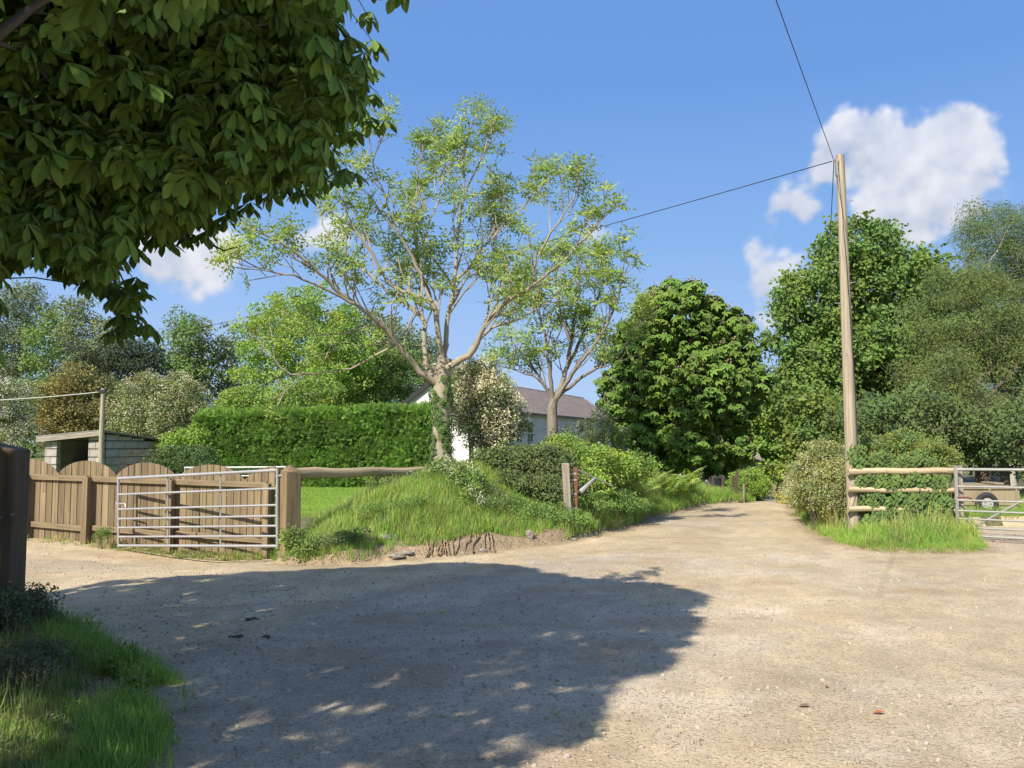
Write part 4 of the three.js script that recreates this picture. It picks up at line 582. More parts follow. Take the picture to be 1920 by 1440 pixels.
{ // dark post in the shade at the near left
  const b = V(P(18, 830, 7.5).x, 0, -7.5); const t = thing('gate_post', 'broad dark weathered post in the tree shade with two wires', 'post', [b.x - .07, -.2, b.z]); t.rotation.y = .1;
  const g = box(.36, 1.78, .34, .03, 0, .89, 0); const p = g.attributes.position; for (let i = 0; i < p.count; i++) if (p.getY(i) > 1.6) p.setY(i, p.getY(i) + .025 * Math.sin(p.getX(i) * 30) - .03 * p.getX(i) * 2); g.computeVertexNormals(); part(t, 'shaft', g, M.oldPost);
  part(t, 'wire', tubeGeo([V(-.6, 1.02, .19), V(.0, 1.14, .185), V(.2, 1.19, .15)], .004, 4), M.palewire); part(t, 'wire', tubeGeo([V(-.6, .6, .19), V(0, .61, .185), V(.2, .62, .15)], .004, 4), M.palewire);
}
const poleAt = place(1596, 14.45), poleTop = P(1575, 291, 14.45);
{
  const t = thing('telegraph_pole', 'tall weathered wooden telegraph pole at the corner of the rail fence', 'pole', poleAt.toArray()); const q = poleTop.clone().sub(poleAt), pts = [], rad = []; for (let k = 0; k <= 12; k++) { pts.push(V(0, -.3, 0).lerp(q, k / 12)); rad.push(lerp(.108, .07, k / 12)); } part(t, 'shaft', tubeGeo(pts, rad, 16, true), M.pole);
  for (let k = 0; k < 6; k++) { const y = q.y * (.6 + k * .055), s = k % 2 ? 1 : -1, c = q.clone().multiplyScalar(.6 + k * .055); part(t, 'step_peg', rod(c.clone().add(V(s * .05, 0, 0)), c.clone().add(V(s * .19, .015, 0)), .008, 5), M.dullSteel); }
  part(t, 'bracket', box(.04, .3, .05, 0, q.x - .07, q.y - .22, .02), M.dullSteel); part(t, 'hook', tubeGeo([V(q.x - .06, q.y - .08, 0), V(q.x - .12, q.y - .09, .01), V(q.x - .13, q.y - .13, .01)], .009, 5, true), M.dullSteel); part(t, 'down_cable', tubeGeo([V(q.x - .055, q.y - .12, .05), V(q.x * .7 + .01, q.y * .7, .085), V(.04, q.y * .35, .1), V(.07, .1, .11)], .008, 4), M.wire);
}
const wireGeo = (a, b, sag, r = .011) => { const pts = []; for (let k = 0; k <= 30; k++) { const u = k / 30; pts.push(a.clone().lerp(b, u).add(V(0, -4 * sag * u * (1 - u), 0))); } return tubeGeo(pts, r, 5); };
const hook = poleTop.clone().add(V(-.11, -.1, .01));
top('telephone_wire', wireGeo(hook, P(-140, 668, 62), 1.25, .0085), M.wire, 'dark telephone wire crossing behind the ash tree', 'wire');
top('telephone_wire', wireGeo(hook, hook.clone().lerp(P(1455, 0, 9), 2.1), .0, .006), M.wire, 'dark telephone wire rising steeply overhead from the pole', 'wire');
top('telephone_wire', wireGeo(hook, P(1548, 560, 36), .25, .008), M.wire, 'short telephone wire dropping from the pole into the sycamore', 'wire');
{ // post and rail fence between pole and field gate
  const gp = P(1795, 1003, 14.42); const base = V(gp.x + .03, height(gp.x, 14.42), gp.z); const t = thing('rail_fence', 'three rail wooden fence overgrown with ivy beside the telegraph pole', 'fence', base.toArray());
  part(t, 'post', box(.13, P(1795, 873, 14.42).y - base.y + .2, .13, .01, 0, (P(1795, 873, 14.42).y - base.y - .2) / 2, 0), M.greyPost);
  for (const [ya, yb, r] of [[884, 883, .056], [918, 920, .05], [954, 957, .05]]) { const a = P(1590, ya, 14.3).sub(base), b = P(1790, yb, 14.38).sub(base); const pts = []; for (let k = 0; k <= 6; k++) pts.push(a.clone().lerp(b, k / 6).add(V(0, .008 * Math.sin(k * 2 + ya), 0))); part(t, 'rail', tubeGeo(pts, r, 12, true), M.paleLog); }
  const t2 = V(P(1768, 930, 14.55).x - base.x, 0, -.12); part(t, 'post', box(.14, 1.0, .12, .01, t2.x, .35, t2.z), M.greyPost);
}
// old gate in the bank hedge
{
  const d = 14.7, b = place(1066, d); const o = top('wooden_post', box(.13, 1.0, .13, .02, 0, .38, 0), M.greyPost, 'leaning grey wooden post in the bank hedge', 'post'); o.position.copy(P(1066, 935, d)); o.position.y = height(o.position.x, d) - .05; { const h = P(1062, 868, d).y - o.position.y; o.scale.y = h / .88; } o.rotation.z = .05;
  const r = P(1079, 955, d + .1), rt = P(1078, 876, d + .1); r.y = height(r.x, d + .1) - .1; const t = thing('rusty_gate', 'rusty red steel gate stile with a bent grey strut in the hedge', 'gate', r.toArray()); const q = p => p.clone().sub(r);
  part(t, 'stile', box(.075, rt.y - r.y, .06, .005, 0, (rt.y - r.y) / 2, 0), M.rust); for (const py of [888, 900, 926, 952]) part(t, 'bolt', box(.1, .03, .07, .005, -.03, q(P(1079, py, d + .1)).y, 0), M.dullSteel);
  const s0 = q(P(1088, 923, d + .1)), s1 = q(P(1116, 897, d + .25)); part(t, 'strut', tubeGeo([s0, s0.clone().lerp(s1, .5), s1], [.05, .042, .03], 4, true), M.dullSteel); part(t, 'bar', rod(q(P(1082, 880, d + .1)), q(P(1150, 912, d + .5)), .014, 6), M.dullSteel);
}
// ---------------------------------------------------------------- small trailer seen through the gate
{
  const d = 17.6, c = P(1857, 985, d); c.y = height(c.x, d); const t = thing('box_trailer', 'small beige box trailer with a spare wheel parked beyond the gate', 'trailer', c.toArray()); t.rotation.y = -.06;
  const y = py => P(1857, py, d).y - c.y; const w = 1.22, b0 = y(948), b1 = y(915);
  part(t, 'body', box(w, b1 - b0, 1.9, .015, 0, (b0 + b1) / 2, -.95), M.trailer); part(t, 'top_rim', box(w + .05, .05, 1.96, .008, 0, b1, -.95), M.trailer);
  for (const x of [-.53, .0, .53]) part(t, 'rib', box(.04, b1 - b0 - .04, .03, .004, x, (b0 + b1) / 2, .015), M.trailer);
  part(t, 'chassis', box(w - .1, .07, 1.8, 0, 0, b0 - .05, -.9), M.trailer); part(t, 'drawbar', mergeGeometries([rod(V(-.5, b0 - .06, .0), V(0, b0 - .2, .75), .03, 6), rod(V(.5, b0 - .06, .0), V(0, b0 - .2, .75), .03, 6)]), M.trailer); part(t, 'jockey_leg', rod(V(0, b0 - .12, .66), V(0, .02, .66), .025, 6), M.dark);
  const wheel = (x, yy, z, R, name, face) => { const g = new THREE.TorusGeometry(R * .74, R * .26, 10, 24); if (!face) g.rotateY(Math.PI / 2); const p = part(t, name, g.translate(x, yy, z), M.tyre); const h = new THREE.CylinderGeometry(R * .5, R * .5, .07, 16); if (face) h.rotateX(Math.PI / 2); else h.rotateZ(Math.PI / 2); part(p, 'hub', h.translate(x, yy, z), M.hub); for (let k = 0; k < 5; k++) { const a = k * 1.257; const nb = new THREE.SphereGeometry(R * .07, 6, 4); part(p, 'wheel_nut', face ? nb.translate(x + Math.cos(a) * R * .26, yy + Math.sin(a) * R * .26, z + .038) : nb.translate(x + .038, yy + Math.cos(a) * R * .26, z + Math.sin(a) * R * .26), M.dullSteel); } };
  wheel(-.13, y(943), .16, .23, 'spare_wheel', true); wheel(-.58, .25, -1.05, .25, 'wheel', false); wheel(.58, .25, -1.05, .25, 'wheel', false);
  for (const x of [-.58, .58]) part(t, 'mudguard', box(.2, .04, .6, .01, x, .54, -1.05), M.trailer);
}

// ---------------------------------------------------------------- growth on the bank and along the verges
shrub('hawthorn_bush', 'tall hawthorn bush smothered in cream blossom beside the ash trunk', { seed: 900, px: 915, d: 16.4, blobs: [[912, 750, 45, 55, 16.4], [890, 710, 34, 25, 16.4], [945, 790, 34, 40, 16.4], [880, 790, 26, 36, 16.4], [925, 825, 36, 30, 16.4], [865, 745, 18, 40, 16.4]], spacing: .2, clump: .18, n: 8, size: .72, leaf: GEO.small, mat: L.hawthorn, flowers: 20, flowerMat: L.cream, flowerSize: .95, stems: 12, stemR: .03, cvar: .22, category: 'bush' });
shrub('elder_bush', 'open bush with scattered white flowers in front of the cottage', { seed: 901, px: 1125, d: 21, blobs: [[1125, 810, 30, 36, 21], [1090, 830, 36, 24, 21], [1150, 835, 26, 30, 21], [1050, 845, 40, 20, 20]], spacing: .26, clump: .22, n: 7, size: .8, leaf: GEO.small, mat: L.olive, flowers: 4, flowerMat: L.white, flowerSize: .8, flowerShare: .6, category: 'bush', cvar: .2 });
shrub('bramble_thicket', 'dense dark bramble thicket on top of the bank', { seed: 902, px: 980, d: 15.6, blobs: [[930, 880, 40, 36, 15.5], [980, 885, 50, 42, 15.6], [1030, 885, 45, 42, 15.7], [1010, 925, 50, 28, 15.2], [950, 920, 40, 26, 15.0], [1060, 910, 24, 32, 15.6]], spacing: .15, clump: .15, n: 9, size: .62, leaf: GEO.mid, mat: L.bramble, stems: 26, stemR: .01, cvar: .28, warm: .15 });
shrub('privet_bush', 'straggling bush with small white flowers spilling down the bank', { seed: 903, px: 850, d: 14.3, blobs: [[835, 893, 34, 24, 14.6], [800, 905, 28, 18, 14.5], [870, 905, 34, 26, 14.2], [885, 935, 26, 20, 13.9], [905, 960, 16, 16, 13.6]], spacing: .13, clump: .13, n: 7, size: .5, leaf: GEO.mid, mat: L.mid, flowers: 3, flowerMat: L.white, flowerSize: .5, flowerShare: .7, stems: 22, stemR: .008, cvar: .3, category: 'bush' });
shrub('young_hedge', 'loose sunny hedge growth above the old rusty gate', { seed: 904, px: 1085, d: 16.2, blobs: [[1060, 850, 40, 22, 16.4], [1110, 870, 40, 26, 16.3], [1150, 880, 36, 26, 16.6], [1190, 885, 34, 26, 17.2], [1100, 905, 34, 22, 15.8]], spacing: .17, clump: .17, n: 8, size: .6, leaf: GEO.mid, mat: L.fresh, stems: 26, stemR: .008, cvar: .25, category: 'hedge' });
reseed(910);
for (let k = 0; k < 26; k++) {                                    // bracken clumps on the crown of the bank
  const px = lerp(1112, 1290, (k + rnd()) / 26), z = lerp(15.6, 22.5, Math.pow(clamp((px - 1085) / 200), 1.1)) + rr(-.7, 1.2), b = place(px, z); const t = thing('bracken_fern', 'yellow green bracken fern on the bank beside the lane', 'fern', b.toArray(), 'bracken on the bank');
  const l = []; for (let q = 0; q < 13; q++) { const a = rr(0, 6.28), tl = rr(.05, .5); l.push([V(Math.cos(a) * .1, rr(.12, .3), Math.sin(a) * .1), V(Math.cos(a) * tl, 1, Math.sin(a) * tl).normalize(), rr(.5, .95), tint(.2, .12), -a]); } scatter(t, 'fronds', GEO.frond, L.bracken, l);
}
{ const b = P(1120, 875, 16), t = thing('foxglove', 'pink foxglove spike above the bracken', 'flower', [b.x, height(b.x, 16), b.z]); const H = P(1121, 838, 16).y - t.position.y; part(t, 'stem', rod(V(0, 0, 0), V(.01, H, 0), .006, 5), M.bark); const l = []; for (let k = 0; k < 26; k++) { const u = k / 26, a = k * 2.4; l.push([V(Math.cos(a) * .03, H * lerp(.62, 1, u), Math.sin(a) * .03), V(Math.cos(a), -.5, Math.sin(a)).normalize(), .35 * (1.2 - u), null, a]); } scatter(t, 'flowers', GEO.candle, L.foxglove, l); }
// right hand hedge
shrub('hawthorn_hedge', 'rough field hedge with brownish tips behind the three rail fence', { seed: 920, px: 1690, d: 15.6, blobs: [[1640, 862, 46, 34, 15.6], [1690, 855, 50, 36, 15.7], [1740, 862, 40, 34, 15.7], [1660, 915, 60, 36, 15.3], [1730, 915, 50, 40, 15.3], [1770, 880, 24, 26, 15.6]], spacing: .17, clump: .17, n: 11, size: .65, leaf: GEO.small, mat: L.field, stems: 34, stemR: .012, cvar: .26, warm: .22, category: 'hedge' });
shrub('cow_parsley_bush', 'pale flowering growth at the hedge corner beside the lane', { seed: 921, px: 1540, d: 16, blobs: [[1545, 865, 36, 32, 15.8], [1525, 900, 34, 40, 16.2], [1560, 915, 34, 44, 15.2], [1512, 930, 20, 34, 17.2], [1500, 925, 18, 30, 18.8], [1494, 915, 16, 24, 21]], spacing: .17, clump: .17, n: 8, size: .62, leaf: GEO.small, mat: L.parsley, flowers: 5, flowerMat: L.cream, flowerSize: .55, flowerShare: .75, stems: 30, stemR: .008, cvar: .22, warm: .15 });
{ const o = { seed: 922, px: 1690, d: 14.36, blobs: [[1630, 900, 30, 14, 14.34, .07], [1690, 898, 40, 14, 14.34, .07], [1745, 900, 34, 14, 14.34, .07], [1640, 935, 34, 14, 14.34, .07], [1700, 935, 40, 15, 14.34, .07], [1755, 938, 28, 14, 14.34, .07], [1680, 970, 50, 14, 14.3, .08], [1750, 975, 36, 16, 14.3, .08], [1640, 860, 34, 14, 14.4, .08], [1720, 862, 36, 12, 14.4, .08], [1605, 860, 14, 26, 14.33, .06], [1770, 995, 24, 16, 14.2, .08]], spacing: .11, fill: .2 };
  reseed(o.seed); const C = clumps(o.blobs, o.spacing, o.fill), b = place(1690, 14.36), t = thing('ivy_plant', 'glossy ivy scrambling over the three rail fence', 'ivy', b.toArray()); const gs = []; for (let k = 0; k < 24; k++) { const T = C[k * 7 % C.length].clone().sub(b), a = V(T.x + rr(-.3, .3), .02, 0); gs.push(tubeGeo([a, a.clone().lerp(T, .5).add(V(gauss() * .1, 0, -.02)), T], [.008, .006, .003], 4)); } part(t, 'stem', mergeGeometries(gs), M.darkBark);
  scatter(t, 'foliage', GEO.ivy, L.ivyLight, local(t, C.flatMap(c => [0, 1, 2].map(() => [c.clone().add(V(gauss() * .07, gauss() * .06, gauss() * .03)), V(gauss() * .3, 1, .1).normalize(), rr(.7, 1.15), tint(.28, .1), rr(-.8, .8)])))); }
{ reseed(930); const l = [], b = place(1478, 22.6); for (let k = 0; k < 60; k++) l.push([V(gauss() * .35, rr(.05, .35), gauss() * .3), rdir(), rr(.7, 1.1), tint(.1)]); const t = thing('flowering_plant', 'small yellow flowering plant at the lane crest', 'flower', b.toArray()); scatter(t, 'blossom', GEO.blossom, L.yellow, l); const l2 = []; for (let k = 0; k < 40; k++) l2.push([V(gauss() * .35, rr(0, .25), gauss() * .3), UP.clone(), rr(.6, 1), tint(.2)]); scatter(t, 'foliage', GEO.small, L.fresh, l2); }

// ---------------------------------------------------------------- grass
function sow(name, label, n, pick, variants) {                    // pick() -> [x, z, scale, tintFactor] or null
  const lists = variants.map(() => []); for (let k = 0; k < n; k++) { const s = pick(); if (!s) continue; const [x, z, sc, tf = 1, only] = s; const v = only ?? Math.floor(rnd() * variants.length); const c = tint(.2, .12).multiplyScalar(tf); lists[v].push([V(x, height(x, z) - .01, -z), V(gauss() * .22, 1, gauss() * .22).normalize(), sc * rr(.75, 1.3), c, rr(0, 6.28)]); }
  variants.forEach(([g, m], i) => { if (lists[i].length) { const o = scatter(null, name, g, m, lists[i]); o.userData = { kind: 'stuff', label, category: 'grass' }; } });
}
const yellowing = (x, z) => .8 + .5 * fbm(x * 1.1 + 7, z * 1.1 + 7, 3, 91);
reseed(940);
sow('bank_grass', 'sunlit tufty grass on the earth bank', 42000, () => { const t = rnd(), i = Math.floor(t * 11), [ax, az] = foot[i], [bx, bz] = foot[i + 1], u = rnd(), d = Math.pow(rnd(), .9) * 3.6; const dx = bx - ax, dz = bz - az, l = Math.hypot(dx, dz); if (rnd() > l / 3.2) return null; const x = ax + dx * u - dz / l * d, z = az + dz * u + dx / l * d; if (region(x, z) !== 'bank') return null; const q = segDist(foot, x, z), bare = fbm(x * 1.6 + 31, 3, 2, 65), b2 = fbm(x * 2.2, z * 2.2, 3, 92); if (q < .42 * bare && x < .75 && x > -1.7) return null; if (q < .05) return null; const tall = x > 1.1 ? 1.25 : 1; return [x, z, (.55 + .7 * b2) * tall * (q < .3 ? .7 : 1), yellowing(x, z)]; }, [[GEO.grass, L.grass], [GEO.grass2, L.grass], [GEO.grass, L.grass], [GEO.grass2, L.paleGrass]]);
sow('verge_grass', 'long fresh grass on the verge under the rail fence', 15000, () => { const x = rr(5.2, 8.2), z = rr(12.4, 24); const jx = x + gauss() * .14, jz = z + gauss() * .14; if (region(jx, jz) !== 'verge') return null; const d = segDist(vFoot, x, z); if (d > 2.6) return null; const out = region(x, z) !== 'verge'; if (out && rnd() < .6) return null; return [x, z, (out ? .3 : d < .35 ? .5 : .9) * (.4 + 1.2 * fbm(x * 2.4, z * 2.4, 3, 94)), yellowing(x, z), rnd() < .06 ? 3 : Math.floor(rnd() * 3)]; }, [[GEO.grass, L.grass], [GEO.grass2, L.grass], [GEO.grass, L.grass], [GEO.longGrass, L.paleGrass]]);
sow('hedge_grass', 'pale seeding grass along the hedge corner', 900, () => { const u = rnd(), x = lerp(5.5, 7.4, u) + rr(0, .9), z = lerp(15, 21.5, u) + rr(-.5, .5); return region(x, z) === 'verge' && segDist(vFoot, x, z) > .15 ? [x, z, rr(.8, 1.5)] : null; }, [[GEO.seedGrass, L.dryGrass], [GEO.longGrass, L.paleGrass]]);
sow('bank_long_grass', 'taller seeding grass by the old gate on the bank', 2400, () => { const x = rr(.8, 4.6), z = rr(14, 21); if (region(x, z) !== 'bank') return null; const d = segDist(foot, x, z); return d > .15 && d < 2.6 ? [x, z, rr(.5, .95) * sstep(0, .8, d + .35), yellowing(x, z)] : null; }, [[GEO.longGrass, L.grass], [GEO.longGrass, L.grass], [GEO.seedGrass, L.dryGrass]]);
sow('crest_grass', 'bright grass round the clipped bush at the lane crest', 5000, () => { const x = rr(4.4, 8.4), z = rr(22, 28); const d = segDist(foot, x, z); return pip(bankPoly, x, z) && d < 2.4 ? [x, z, rr(.6, 1)] : null; }, [[GEO.grass, L.grass], [GEO.grass2, L.grass]]);
sow('lawn_grass', 'short mown lawn grass', 16000, () => { const z = rr(14.6, 25.5), x = lerp(-.262, -.15, rnd()) * z + rr(-.5, .5); return region(x, z) !== 'lane' && x < -1.6 && (segDist(foot, x, z) > 3.6) ? [x, z, rr(.8, 1.3), .8 + .4 * fbm(x * .8, z * 3, 3, 96)] : null; }, [[GEO.lawn, L.lawn]]);
sow('near_grass', 'lush long grass clump growing at the foot of the dark post', 9000, () => { const z = Math.pow(rnd(), .8) * 5.4 + 2.8, x = rr(-5.6, -1.75); if (!pip(nearGrass, x, z)) return null; const d = segDist(nearGrass, x, z); if (fbm(x * 2.2 + 5, z * 2.2, 3, 97) < .47 - .12 * sstep(0, .5, d)) return null; const v = rnd() < .035 ? 3 : Math.floor(rnd() * 2.5); return [x, z, (.34 + .36 * sstep(0, .9, d)) * rr(.5, 1), yellowing(x, z) * .72, v]; }, [[GEO.grass, L.grass], [GEO.grass2, L.grass], [GEO.longGrass, L.paleGrass], [GEO.seedGrass, L.dryGrass]]);
sow('near_grass', 'thick grass edge where the lane meets the foreground clump', 2600, () => { const i = Math.floor(rnd() * 5), [ax, az] = nearGrass[i], [bx, bz] = nearGrass[i + 1], u = rnd(), x = lerp(ax, bx, u) + gauss() * .2 - .03, z = lerp(az, bz, u) + gauss() * .2; return fbm(x * 2.2 + 5, z * 2.2, 3, 97) > .47 ? [x, z, rr(.35, .8), yellowing(x, z) * .9] : null; }, [[GEO.grass, L.grass], [GEO.grass2, L.grass]]);
sow('fence_grass', 'sparse dry grass along the foot of the board fence', 420, () => { const u = rr(-.2, fLen), p = fA.clone().addScaledVector(fDir, u).addScaledVector(fN, -rr(.02, .35) * (fN.z > 0 ? -1 : 1)); return rnd() < .25 + .75 * sstep(1.2, 3, u) ? [p.x, -p.z, rr(.3, .8), 1] : null; }, [[GEO.grass, L.grass], [GEO.grass2, L.dryGrass], [GEO.grass, L.paleGrass]]);
sow('field_grass', 'green grass strip beyond the field gate', 5000, () => { const x = rr(7.6, 13), z = rr(16.4, 23); return region(x, z) !== 'lane' ? [x, z, rr(.5, .9)] : null; }, [[GEO.grass, L.grass], [GEO.grass2, L.grass]]);
shrub('nettle_plant', 'dark nettle tuft growing against the fence post', { seed: 950, category: 'weed', blobs: [[192, 1002, 9, 10, 14.05]], spacing: .06, clump: .07, n: 5, size: .3, leaf: GEO.mid, mat: L.mid, stems: 7, stemR: .004, at: place(192, 14.05) });
shrub('dock_plant', 'broad leaved weed at the end of the bank beneath the gate', { seed: 951, category: 'weed', blobs: [[552, 1015, 16, 20, 11.9], [575, 1035, 16, 12, 11.7]], spacing: .09, clump: .09, n: 5, size: .5, leaf: GEO.mid, mat: L.mid, stems: 8, stemR: .004, at: place(556, 11.9) });
shrub('nettle_plant', 'dusty dark weeds round the base of the broad dark post', { seed: 952, category: 'weed', blobs: [[35, 1175, 45, 40, 7.2], [0, 1210, 40, 40, 6.9], [85, 1175, 22, 18, 7.3]], spacing: .07, clump: .08, n: 5, size: .36, leaf: GEO.small, mat: L.weed, stems: 18, stemR: .004, flowers: 1, flowerShare: .2, flowerMat: L.white, flowerSize: .22, at: place(35, 7.1) });
shrub('dock_plant', 'leafy dark weed with pale heads among the foreground grass', { seed: 953, category: 'weed', blobs: [[60, 1290, 50, 26, 5.7], [20, 1320, 50, 30, 5.3]], spacing: .08, clump: .09, n: 4, size: .42, leaf: GEO.mid, mat: L.weed, stems: 14, stemR: .004, flowers: 1, flowerShare: .12, flowerMat: L.white, flowerSize: .22, at: place(50, 5.5) });
shrub('dock_plant', 'small low weed at the ragged edge of the foreground grass', { seed: 954, category: 'weed', blobs: [[225, 1270, 34, 16, 5.9], [250, 1310, 24, 14, 5.5]], spacing: .07, clump: .08, n: 4, size: .36, leaf: GEO.mid, mat: L.mid, stems: 9, stemR: .003, at: place(230, 5.8) });
// brambles and ivy creeping over the bank
[[735, 905, 26, 10, 14.2, 'low bramble trailing beneath the end of the log rail'], [700, 960, 20, 9, 12.8, 'small dark weed tuft halfway up the bank'], [770, 950, 22, 10, 13.2, 'bramble shoot lying on the sunny bank face'], [925, 950, 30, 16, 14.0, 'ivy mat below the bramble thicket'], [975, 965, 34, 14, 14.1, 'nettle patch below the bramble thicket beside the old post'], [1040, 965, 30, 16, 14.4, 'nettle clump at the foot of the old grey post'], [640, 1015, 24, 12, 11.9, 'dark grass weed near the dock plant on the bank end'], [1110, 945, 26, 18, 15.2, 'leafy weed in front of the rusty gate stile'], [1160, 940, 30, 18, 16.4, 'cow parsley tuft among the bracken']].forEach(([px, py, rx, ry, d, lab], i) => shrub('bank_plant', lab, { seed: 1100 + i, category: 'weed', blobs: [[px, py, rx, ry, d], [px + rx * 1.1, py + ry * .4, rx * .9, ry * .5, d + .2], [px - rx, py + ry * .3, rx * .8, ry * .4, d - .1]], spacing: .13, clump: .1, n: 4, size: .42, leaf: GEO.mid, mat: i % 3 ? L.nettle : L.bramble, stems: 10, stemR: .004, cvar: .3, at: place(px, d) }));
sow('near_weeds', 'small leafy weeds growing through the foreground grass', 1500, () => { const z = Math.pow(rnd(), .8) * 4.8 + 3, x = rr(-5.4, -1.8); return pip(nearGrass, x, z) ? [x, z, rr(.25, .5), .8] : null; }, [[GEO.mid, L.nettle], [GEO.small, L.weed], [GEO.twig, L.dryGrass]]);
// bare roots and stones in the eroded foot of the bank
reseed(960);
for (let k = 0; k < 17; k++) { const px = rr(790, 925), z0 = lerp(11.95, 12.65, (px - 780) / 150), x0 = (px - 960) / F * z0; const pts = []; let x = x0, z = z0 + .5; for (let q = 0; q <= 6; q++) { pts.push(V(x, height(x, z) + .012 + .025 * Math.abs(Math.sin(q * 1.3)), -z)); x += gauss() * .06; z -= .075 + rr(0, .03); } top('tree_root', tubeGeo(pts, pts.map((_, q) => lerp(.015, .005, q / 6) * rr(.7, 1.2)), 6), M.root, 'bare tree root hanging out of the eroded bank foot', 'root', 'bare roots in the bank foot'); }
function rock(r, seed) { reseed(seed); const g = new THREE.IcosahedronGeometry(r, 2), p = g.attributes.position, m = new Map(); for (let i = 0; i < p.count; i++) { const k = `${p.getX(i).toFixed(4)},${p.getY(i).toFixed(4)},${p.getZ(i).toFixed(4)}`; if (!m.has(k)) m.set(k, rr(.8, 1.15)); const s = m.get(k); p.setXYZ(i, p.getX(i) * s * 1.2, p.getY(i) * s * .75, p.getZ(i) * s); } g.computeVertexNormals(); return g; }
[[992, 1022, .07, 1.5], [742, 1046, .1, .5], [765, 1044, .07, .5], [720, 1040, .08, .8], [905, 1034, .05, .8], [1075, 1013, .05, .8], [870, 1038, .04, .8]].forEach(([px, py, r, sy], i) => { const [x, z] = G(px, py); const o = top('stone', rock(r, 970 + i), M.stone, i ? 'pale stone lying at the foot of the bank' : 'upright pale stone standing at the foot of the bank', 'stone', i ? 'stones at the foot of the bank' : undefined); o.position.set(x, height(x, z) + r * .25, -z); o.scale.y = sy; });

// ---------------------------------------------------------------- loose gravel, straw and fallen leaves on the lane
{
  reseed(980); const g = new THREE.IcosahedronGeometry(1, 0); const p = g.attributes.position; const l = [];
  for (let k = 0; k < 42000; k++) { const z = 3.2 + Math.pow(rnd(), 1.5) * 16, x = rr(-.66, .66) * z; if (region(x, z) !== 'lane') continue; const grav = sstep(.4, .62, fbm(x * .35 + 50, z * .35 + 50, 4, 71) * .55 + fbm(x * 1.6 + 50, z * 1.6 + 50, 4, 72) * .45 + .16 * Math.exp(-(((x + .6) / 2.6) ** 2 + ((z - 7.5) / 3.4) ** 2))); if (rnd() > .12 + .88 * grav) continue; const s = .003 + .0025 * grav * rnd() + Math.pow(rnd(), 7) * .013; const t = rr(.7, 1.08); l.push([V(x, height(x, z) + s * .25, -z), rdir(), [s * rr(.8, 1.4), s * rr(.5, .8), s], RGB(t, t * rr(.93, 1), t * rr(.82, .98))]); }
  const o = scatter(null, 'loose_gravel', g, mat(RGB(.385, .345, .285)), l); o.userData = { kind: 'stuff', label: 'loose grey gravel scattered over the lane', category: 'gravel' };
  const st = new THREE.CylinderGeometry(.0016, .0013, .12, 4); const sl = []; for (let k = 0; k < 130; k++) { const z = 3.6 + rnd() * 9, x = rr(-.5, .6) * z; if (region(x, z) !== 'lane') continue; const a = rr(0, 6.28); sl.push([V(x, height(x, z) + .004, -z), V(Math.cos(a), rr(-.03, .05), Math.sin(a)).normalize(), rr(.4, 1.4), tint(.15)]); } const so = scatter(null, 'straw', st, mat(RGB(.55, .45, .24)), sl); so.userData = { kind: 'stuff', label: 'scattered bits of straw on the dusty lane', category: 'straw' };
  const lf = () => { const q = new Leaves(); q.strip(V(0, 0, 0), V(0, 0, 1), UP.clone(), .09, [[0, .02], [.3, .25], [.6, .3], [.85, .15], [1, 0]], -.15); return q.geo(); };
  for (const [px, py, c, lab] of [[833, 1148, [.5, .42, .03], 'yellow fallen leaf on the shaded gravel'], [1635, 1340, [.42, .10, .03], 'rusty orange fallen leaf on the sunny lane'], [1548, 1293, [.3, .09, .04], 'tiny red brown leaf on the sunny lane'], [1047, 1338, [.45, .38, .04], 'small yellow green leaf at the shadow edge'], [1497, 1330, [.2, .12, .06], 'curled brown leaf on the sunny lane']]) { const [x, z] = G(px, py); const o = top('fallen_leaf', lf(), leafMat(...c, .2), lab, 'leaf'); o.position.set(x, height(x, z) + .008, -z); o.rotation.y = px; o.scale.setScalar(lab.startsWith('tiny') || lab.startsWith('small') ? .45 : .8); }
  for (const [px, py, r, lab] of [[475, 1163, .035, 'dark clod of dried dung on the shaded lane'], [440, 1197, .04, 'ragged dark patch of dung in the shade'], [498, 1198, .03, 'second dark dung clod next to the ragged patch']]) { const [x, z] = G(px, py); const o = top('dung_clod', mergeGeometries([0, 1, 2, 3, 4, 5].map(k => rock(r * (.35 + .12 * (k % 3)), px + k).translate((hash2(k, px, 1) - .5) * r * 3, r * .1, (hash2(k, px, 2) - .5) * r * 2))), mat(RGB(.10, .08, .055), { bumpMap: patchyBump, bumpScale: .01 }), lab, 'dung'); o.position.set(x, height(x, z) + r * .1, -z); o.scale.set(1.1, .6, 1); o.rotation.y = px; }
}

